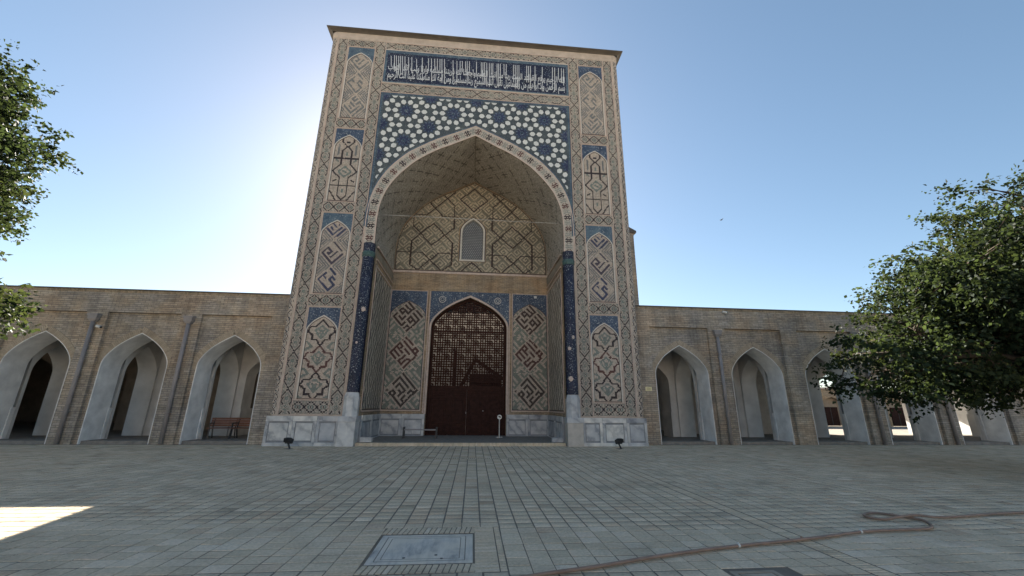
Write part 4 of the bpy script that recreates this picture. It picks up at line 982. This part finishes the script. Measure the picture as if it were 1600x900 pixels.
    if s < 0:
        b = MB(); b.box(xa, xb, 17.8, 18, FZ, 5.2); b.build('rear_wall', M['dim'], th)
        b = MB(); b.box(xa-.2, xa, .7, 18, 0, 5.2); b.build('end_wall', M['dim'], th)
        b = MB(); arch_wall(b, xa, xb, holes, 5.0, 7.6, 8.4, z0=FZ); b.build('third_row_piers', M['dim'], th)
        b = MB(); b.box(xa, xb, 1.0, 18.2, 4.98, 5.5); b.build('roof', M['tin'], th)
    else:
        def rw(name, *q):
            b = MB(); b.box(*q); b.build(name, M['plaster2'], th)
        rw('rear_wall', 13.1, 17.0, 6.2, 6.5, FZ, 5.0); rw('rear_wall', 7.8, 13.1, 11.0, 11.2, FZ, 5.0); rw('partition_wall', 13.1, 13.3, 6.5, 11.2, FZ, 5.0); rw('partition_wall', xb, xb+.2, .7, 6.2, 0, 5.0)
        b = MB(); arch_wall(b, 17.0, xb, [(19.06+3.74*k, .95, 2.6, 3.85) if k == 0 else (19.06+3.74*k, 1.25, 2.6, 3.85) for k in range(1, 5)], 5.0, 6.2, 6.8, z0=FZ); b.build('rear_arches', M['plaster'], th)
        b = MB(); b.box(xa, 17.0, 1.0, 11.2, 4.98, 5.5); b.build('roof', M['tin'], th)
        b = MB(); b.box(17.0, xb, 1.0, 6.82, 4.98, 5.5); b.build('roof', M['tin'], th)
        b = MB(); b.box(17.0, xb, 6.83, 13.0, 4.62, 4.8); b.build('added_sun_canopy', M['tin'], th)  # made-up canopy, added to keep the sun off the arcade floor
    return th
arcL = arcade(-1, 7, 'brick arcade with white plastered arches and dark bays beside the bench')
arcR = arcade(1, 8, 'brick arcade with white plastered arches running behind the low hanging tree')
# rain pipes
def pipe(x, th, tilt=0):
    b = MB(); y = YA-.09; b.tube([(x, y, .03), (x, y, 4.86)], .075, 12); p = b.build('drainpipe', M['pipe'], th, True)
    b = MB(); n = 4
    for z0, z1, h0, h1 in ((4.84, 4.96, .09, .17), (4.96, 5.08, .17, .17), (5.08, 5.16, .20, .20)):
        b.v += []; k = len(b.v)
        for h, z in ((h0, z0), (h1, z1)): b.v += [(x-h, y-h*.7, z), (x+h, y-h*.7, z), (x+h, YA-.003, z), (x-h, YA-.003, z)]
        for q in ((3, 2, 1, 0), (4, 5, 6, 7), (0, 1, 5, 4), (1, 2, 6, 5), (2, 3, 7, 6), (3, 0, 4, 7)): b.f.append(tuple(k+i for i in q)); b.c.append(None)
    b.build('pipe_hopper', M['pipe'], p)
    b = MB()
    for z in (1.2, 2.6, 4.0): b.box(x-.10, x+.10, y-.085, YA, z, z+.03)
    b.build('pipe_clamp', M['pipe'], p)
for x in (-11.87, -15.62): pipe(x, arcL)
for x in (11.87, 19.36, 23.1): pipe(x, arcR)
# ------------------------------------------------------------------ unseen gallery behind the camera, added to bounce sunlight onto the portal
gal = empty('bounce_gallery', (0, -60, 0)); tag(gal, 'unseen sunlit brick gallery added opposite the portal for bounce light', 'gallery')
b = MB(); arch_wall(b, -48, 48, [(-46+3.74*k, 1.3, 2.95, 4.44) for k in range(10)]+[(12.3+3.74*k, 1.3, 2.95, 4.44) for k in range(10)], 6.3, -60, -61, faces=(1, 1)); b.build('arched_wall', M['brick'], gal)
b = MB(); b.box(-48, 48, -64.2, -64, 0, 6.2); b.build('rear_wall', M['plaster'], gal)
b = MB(); b.box(-48, 48, -64, -59.9, 6.3, 6.45); b.build('roof', M['tin'], gal)
b = MB(); arch_wall(b, -8.2, 8.2, [(0, 4.4, 9.5, 14.8)], 20.5, -59, -64, faces=(1, 1)); b.quad((-8.2, -59, 0), (-8.2, -64, 0), (-8.2, -64, 20.5), (-8.2, -59, 20.5)); b.quad((8.2, -59, 0), (8.2, -64, 0), (8.2, -64, 20.5), (8.2, -59, 20.5)); b.quad((-8.2, -59, 20.5), (8.2, -59, 20.5), (8.2, -64, 20.5), (-8.2, -64, 20.5)); b.build('tall_porch', M['buff'], gal)
b = MB(); b.box(-4.6, 4.6, -63.9, -63.6, 0, 15); b.build('porch_back', M['buff'], gal)
# ------------------------------------------------------------------ building across the rear yard
fb = empty('rear_building', (35, 20, 0)); tag(fb, 'tan brick building with a dark door seen through the third arch from the portal', 'building')
b = MB(); arch_wall(b, 22, 60, [(28.0, 1.3, 1.9, 2.7), (31.6, 1.3, 1.9, 2.7), (35.2, 1.3, 1.9, 2.7), (38.8, 1.3, 1.9, 2.7), (42.4, 1.3, 1.9, 2.7), (46, 1.3, 1.9, 2.7)], 3.45, 20, 20.5, faces=(1, 0)); b.build('wall', M['band_brick'], fb)
b = MB(); b.box(22, 60, 20.5, 20.7, 0, 3.4); b.build('recess_wall', plain('recess_brick', (.34, .27, .2), .9, .2, 2), fb)
b = MB(); b.box(22, 60, 19.9, 20.8, 3.45, 3.6); b.build('parapet', M['frame'], fb)
for x in (28.0, 31.6, 35.2, 38.8, 42.4, 46):
    b = MB(); b.box(x-.75, x+.75, 20.40, 20.49, 0, 1.75); d_ = b.build('door', M['wood'], fb)
    b = MB(); b.box(x-.02, x+.02, 20.38, 20.40, .05, 1.7); b.build('door_post', M['metal'], d_)

# ------------------------------------------------------------------ small things
def bench_back(loc, rz, label, L=1.5):
    t = empty('bench', loc); tag(t, label, 'bench', 'benches under the arcade')
    def part(name, fn, mat):
        b = MB(); fn(b); o = link(name, b.mesh(name), None, mat); o.parent = t; return o
    for k in range(4): part('seat_slat', lambda b: b.box(-L/2, L/2, -.21+k*.105, -.12+k*.105, .42, .45), M['slat'])
    for k in range(4): part('backrest_slat', lambda b: b.bar((-L/2, .23+k*.025, .53+k*.095), (L/2, .23+k*.025, .53+k*.095), .025, .085), M['slat'])
    for sx in (-1, 1):
        x = sx*(L/2-.12)
        part('leg', lambda b: b.bar((x, -.25, 0), (x, -.18, .43), .04, .05), M['metal'])
        part('leg', lambda b: b.bar((x, .30, 0), (x, .18, .43), .04, .05), M['metal'])
        part('back_post', lambda b: (b.bar((x, .18, .43), (x, .33, .86), .035, .04), b.bar((x, -.2, .415), (x, .2, .415), .04, .03)), M['metal'])
        part('armrest', lambda b: (b.bar((x, -.22, .64), (x, .26, .64), .05, .03), b.bar((x, -.2, .43), (x, -.2, .63), .03, .03)), M['metal'])
    t.rotation_euler = (0, 0, rz); return t
bench_back((-10.55, 2.05, FZ), R(12), 'slatted wooden bench in the first arch, the one farther from the portal', 1.1)
bench_back((-9.55, 2.0, FZ), R(-4), 'slatted wooden bench in the first arch, partly hidden by the brick pier', 1.25)
t = empty('low_bench', (-2.04, 2.3, .12)); tag(t, 'low backless plank bench in front of the dark wooden door', 'bench')
def cpart(t, name, fn, mat, smooth=False):
    b = MB(); fn(b); o = link(name, b.mesh(name), None, mat, smooth); o.parent = t; return o
cpart(t, 'seat', lambda b: b.box(-.72, .72, -.16, .16, .36, .40), M['pipe'])
for x in (-.74, .74): cpart(t, 'leg', lambda b: (b.box(x-.03, x+.03, -.16, -.11, 0, .50), b.box(x-.03, x+.03, .11, .16, 0, .50), b.box(x-.03, x+.03, -.11, .11, .30, .34)), M['metal'])
t = empty('sign_stand', (1.66, 3.05, .12)); tag(t, 'white post with a round white sign beside the wooden door', 'sign')
cpart(t, 'post', lambda b: b.tube([(0, 0, 0), (0, 0, .84)], .02, 10), M['white'])
cpart(t, 'base', lambda b: b.lathe([(.17, 0), (.17, .02), (.03, .035)], 0, 0, 18), M['white'])
def disc(b, r, y0, y1, z, x=0, n=20):
    ring = [(x+r*math.cos(2*math.pi*k/n), z+r*math.sin(2*math.pi*k/n)) for k in range(n)]
    b.poly([(a, y0, c_) for a, c_ in ring]); b.poly([(a, y1, c_) for a, c_ in reversed(ring)])
    for k in range(n): a, c_ = ring[k], ring[(k+1) % n]; b.quad((a[0], y0, a[1]), (c_[0], y0, c_[1]), (c_[0], y1, c_[1]), (a[0], y1, a[1]))
sg = cpart(t, 'sign_disc', lambda b: disc(b, .11, -.045, -.025, .94), M['white'])
o = cpart(t, 'sign_mark', lambda b: (b.bar((-.05, -.05, .99), (.05, -.05, .91), .05, .01, (0, 1, 0)), b.bar((.0, -.05, .98), (.05, -.05, .93), .06, .01, (0, 1, 0))), M['metal'])
def flood(loc, rz, label):
    t = empty('floodlight', loc); tag(t, label, 'floodlight', 'floodlights aimed up at the portal')
    cpart(t, 'ground_plate', lambda b: b.box(-.14, .14, -.09, .09, 0, .012), M['metal'])
    cpart(t, 'stem', lambda b: b.bar((.06, 0, .01), (-.07, 0, .24), .05, .05), M['metal'])
    cpart(t, 'bracket', lambda b: (b.box(-.20, -.185, -.03, .03, .2, .38), b.box(.105, .12, -.03, .03, .2, .38), b.box(-.20, .12, -.03, .03, .2, .215)), M['metal'])
    def head(b):
        c = [(-.18, -.11, .26), (.10, -.11, .26), (.10, .08, .20), (-.18, .08, .20), (-.18, -.06, .44), (.10, -.06, .44), (.10, .13, .36), (-.18, .13, .36)]
        n = len(b.v); b.v += c
        for q in ((3, 2, 1, 0), (4, 5, 6, 7), (0, 1, 5, 4), (1, 2, 6, 5), (2, 3, 7, 6), (3, 0, 4, 7)): b.f.append(tuple(n+i for i in q)); b.c.append(None)
    h = cpart(t, 'lamp_head', head, M['metal']); bevel(h, .012)
    def fins(b):
        for k in range(6): b.box(-.17+k*.05, -.155+k*.05, -.15, -.09, .27, .42)
    o = cpart(t, 'cooling_fins', fins, M['metal'])
    o = cpart(t, 'glass', lambda b: b.quad((-.16, -.03, .443), (.08, -.03, .443), (.08, .11, .368), (-.16, .11, .368)), plain('lamp_glass', (.35, .37, .4), .15, .1, 3, .6))
    t.rotation_euler = (0, 0, rz); t.scale = (.9, .9, .9)
flood((-6.36, -1.15, .006), R(-20), 'black floodlight on the paving by the marble base nearer the benches')
flood((6.17, -1.18, .006), R(25), 'black floodlight on the paving by the marble base nearer the hose')
t = empty('plaque', (8.28, YA, 2.39)); tag(t, 'small pale gold plaque on the brick pier beside the portal', 'plaque')
cpart(t, 'plate', lambda b: b.box(-.15, .15, -.02, -.002, -.09, .09), plain('gold_plate', (.74, .66, .38), .4, .1, 4, .5))
def plq(b):
    for z, xs_ in ((.045, (-.07, .02)), (.04, (.03, .08)), (.0, (-.09, .09)), (-.045, (-.1, .1))): b.box(xs_[0], xs_[1], -.022, -.0195, z-.007, z+.007)
cpart(t, 'engraved_lines', plq, plain('plaque_ink', (.3, .25, .12), .6))
def cctv(loc, label, up):
    t = empty('security_camera', loc); tag(t, label, 'camera', 'security cameras on the arcade')
    cpart(t, 'bracket', lambda b: b.tube([(0, 0, 0), (0, -.12, 0), (0, -.14, up)], .022, 8), M['pipe'])
    cpart(t, 'camera_body', lambda b: b.tube([(-.09, -.14, up-.02), (.1, -.17, up-.07)], .055, 12), M['white'])
    cpart(t, 'lens', lambda b: b.tube([(.1, -.17, up-.07), (.125, -.174, up-.077)], .042, 12), M['metal'])
cctv((-15.3, YA, 4.66), 'white security camera beside the drainpipe on the arcade with the bench', 0.0)
cctv((12.36, YA, 6.10), 'white security camera under the coping of the arcade near the portal', 0.0)
# hose
HP = [(1.14, -13.22), (1.64, -13.09), (2.19, -12.91), (2.79, -12.74), (3.52, -12.57), (4.14, -12.46), (4.47, -12.39), (4.88, -12.3), (5.52, -12.14), (5.95, -12.09), (6.3, -12.08), (6.58, -12.06), (6.77, -11.97), (6.93, -11.78), (7.0, -11.63), (6.94, -11.52), (6.86, -11.39), (6.78, -11.27), (6.64, -11.21), (6.46, -11.27), (6.36, -11.36), (6.34, -11.48), (6.44, -11.59), (6.65, -11.63), (6.9, -11.56), (7.18, -11.54), (7.73, -11.51), (8.39, -11.4), (9.18, -11.32), (10.2, -11.25), (11.5, -11.5)]
HP = [(.2, -13.45), (.7, -13.35)]+HP
hp = interp(HP, 240); th = empty('garden_hose', (6, -12, 0)); tag(th, 'long brown rubber hose looped across the paving', 'hose')
def hz_(i, n):
    x, y = hp[i]; z = .033
    if i > n*.70 and 6.55 < x < 7.2 and y > -11.7 and i > n*.74: z = .075
    return z
n = len(hp); zz = [hz_(i, n) for i in range(n)]
for _ in range(6): zz = [(zz[max(i-1, 0)]+zz[i]+zz[min(i+1, n-1)])/3 for i in range(n)]
b = MB(); b.tube([(p[0], p[1], z) for p, z in zip(hp, zz)], .0185, 10); b.build('hose_tube', M['hose'], th, True)
for xx, yy in ((3.52, -12.57), (4.47, -12.39), (5.52, -12.14)):
    i = min(range(n), key=lambda k: (hp[k][0]-xx)**2+(hp[k][1]-yy)**2); p, q = hp[i], hp[i+1]; d = Vector((q[0]-p[0], q[1]-p[1], 0)).normalized(); P = Vector((p[0], p[1], zz[i]))
    b = MB(); b.tube([P-d*.014, P+d*.014], .022, 12); b.bar(P+Vector((0, 0, .022)), P+Vector((0, 0, .035)), .014, .018); b.build('hose_clamp', M['white'] if xx != 4.47 else M['hose'], th)
# bird
def polar(az, el, d): return CAM+Vector((math.sin(R(az))*math.cos(R(el)), math.cos(R(az))*math.cos(R(el)), math.sin(R(el))))*d
bp = polar(34.8, 23.1, 38); b = MB()
b.tube([(-.17, 0, -.05), (-.10, 0, -.02), (0, 0, 0), (.08, 0, .02), (.13, 0, .045), (.17, 0, .04)], [.012, .035, .05, .04, .03, .006], 8)
for s in (-1, 1):
    b.poly([(.06, s*.03, .02), (.04, s*.2, .09), (-.03, s*.33, .05), (-.05, s*.18, .06), (-.06, s*.03, .01)])
b.poly([(-.16, -.02, -.05), (-.26, -.05, -.08), (-.26, .05, -.08), (-.16, .02, -.05)])
me = b.mesh('bird'); o = link('bird', me, None, M['metal']); o.location = bp; o.rotation_euler = (0, R(-12), R(20)); tag(o, 'small dark bird flying in the blue sky beside the portal', 'bird')

# ------------------------------------------------------------------ trees
def tree(label, base, fork, lobes, nclus, per, leaf, seed):
    rg = random.Random(seed); t = empty('tree', base); tag(t, label, 'tree', 'leafy trees of the court')
    tr = MB(); base = Vector(base); fork = Vector(fork); V_ = []; F_ = []; C_ = []
    tr.tube([base, base.lerp(fork, .35)+Vector((.08, .05, 0)), base.lerp(fork, .7), fork], [.27, .22, .19, .16], 12)
    cents = []
    tot = sum(l[1][0]*l[1][1]*l[1][2] for l in lobes)
    for c_, rad in lobes:
        c_ = Vector(c_); m_ = max(4, int(nclus*rad[0]*rad[1]*rad[2]/tot)); hubs = []
        for k in range(7):
            u = Vector((rg.gauss(0, 1), rg.gauss(0, 1), rg.gauss(0, 1))).normalized()*.5; hub = c_+Vector((u.x*rad[0], u.y*rad[1], u.z*rad[2])); hubs.append(hub)
            md = fork.lerp(hub, .5)+Vector((rg.uniform(-.3, .3), rg.uniform(-.3, .3), .3)); tr.tube([fork, fork.lerp(md, .5), md, md.lerp(hub, .6), hub], [.12, .10, .08, .06, .035], 7)
        for k in range(m_):
            u = Vector((rg.gauss(0, 1), rg.gauss(0, 1), rg.gauss(0, 1))).normalized(); rr = rg.random()**.42*(1+rg.uniform(-.12, .13))
            cents.append(c_+Vector((u.x*rad[0], u.y*rad[1], u.z*rad[2]))*rr)
            hub = min(hubs, key=lambda h: (h-cents[-1]).length); d = cents[-1]-hub
            if rg.random() < .5: tr.tube([hub, hub+d*.5+Vector((0, 0, rg.uniform(-.1, .25))), cents[-1]], [.03, .018, .008], 5)
    tr.build('trunk', M['bark'], t, True)
    for c_ in cents:
        ntw = rg.randint(4, 7); tone = rg.uniform(.5, 1.45); yel = rg.random()
        for w_ in range(ntw):
            d = Vector((rg.gauss(0, 1), rg.gauss(0, 1), rg.gauss(0, .6)+.1)).normalized(); ln = rg.uniform(.35, .95); m_ = int(per*ln)
            for q in range(m_):
                f = (q+rg.random())/m_; p = c_+d*ln*f+Vector((rg.gauss(0, .07), rg.gauss(0, .07), rg.gauss(0, .07)-.12*f*f))
                ld = (d*.5+Vector((rg.gauss(0, .8), rg.gauss(0, .8), rg.gauss(-.45, .5)))).normalized(); sd_ = ld.cross(Vector((rg.gauss(0, 1), rg.gauss(0, 1), rg.gauss(0, 1)))).normalized(); nn = ld.cross(sd_)
                s_ = leaf*rg.uniform(.45, 1.4); n0 = len(V_)
                V_ += [p, p+ld*s_*.45+sd_*s_*.36+nn*s_*.1, p+ld*s_*1.05, p+ld*s_*.45-sd_*s_*.36+nn*s_*.1]
                F_.append((n0, n0+1, n0+2, n0+3)); k = tone*rg.uniform(.7, 1.35); C_.append((k*(1.25 if yel > .85 else 1), k*(1.1 if yel > .85 else 1), k*.9))
    me = np_mesh('crown', np.array([tuple(v_) for v_ in V_]), np.array(F_), np.array(C_)); link('crown', me, t, M['leaf'])
    return len(F_)
nR = tree('dark leafy tree hanging low in front of the arcade beside the hose', (16.6, -8.6, 0), (16.4, -8.4, 2.6),
     [((17.2, -7.4, 5.0), (3.7, 3.8, 2.9)), ((14.5, -7.0, 4.0), (1.9, 2.3, 2.0)), ((12.9, -6.2, 2.9), (1.6, 2.0, 1.1)), ((15.8, -6.6, 2.7), (3.0, 2.4, 1.2)), ((18.2, -7.2, 7.3), (2.2, 2.2, 1.9))], 860, 32, .115, 11)
nL = tree('leafy tree reaching in over the sunlit patch of paving', (-15.2, -8.2, 0), (-15.0, -8.2, 3.6),
     [((-15.0, -7.9, 8.1), (3.0, 3.0, 3.7)), ((-12.7, -7.3, 3.9), (1.6, 1.6, 1.0))], 900, 34, .115, 23)
print('leaves', nR, nL)
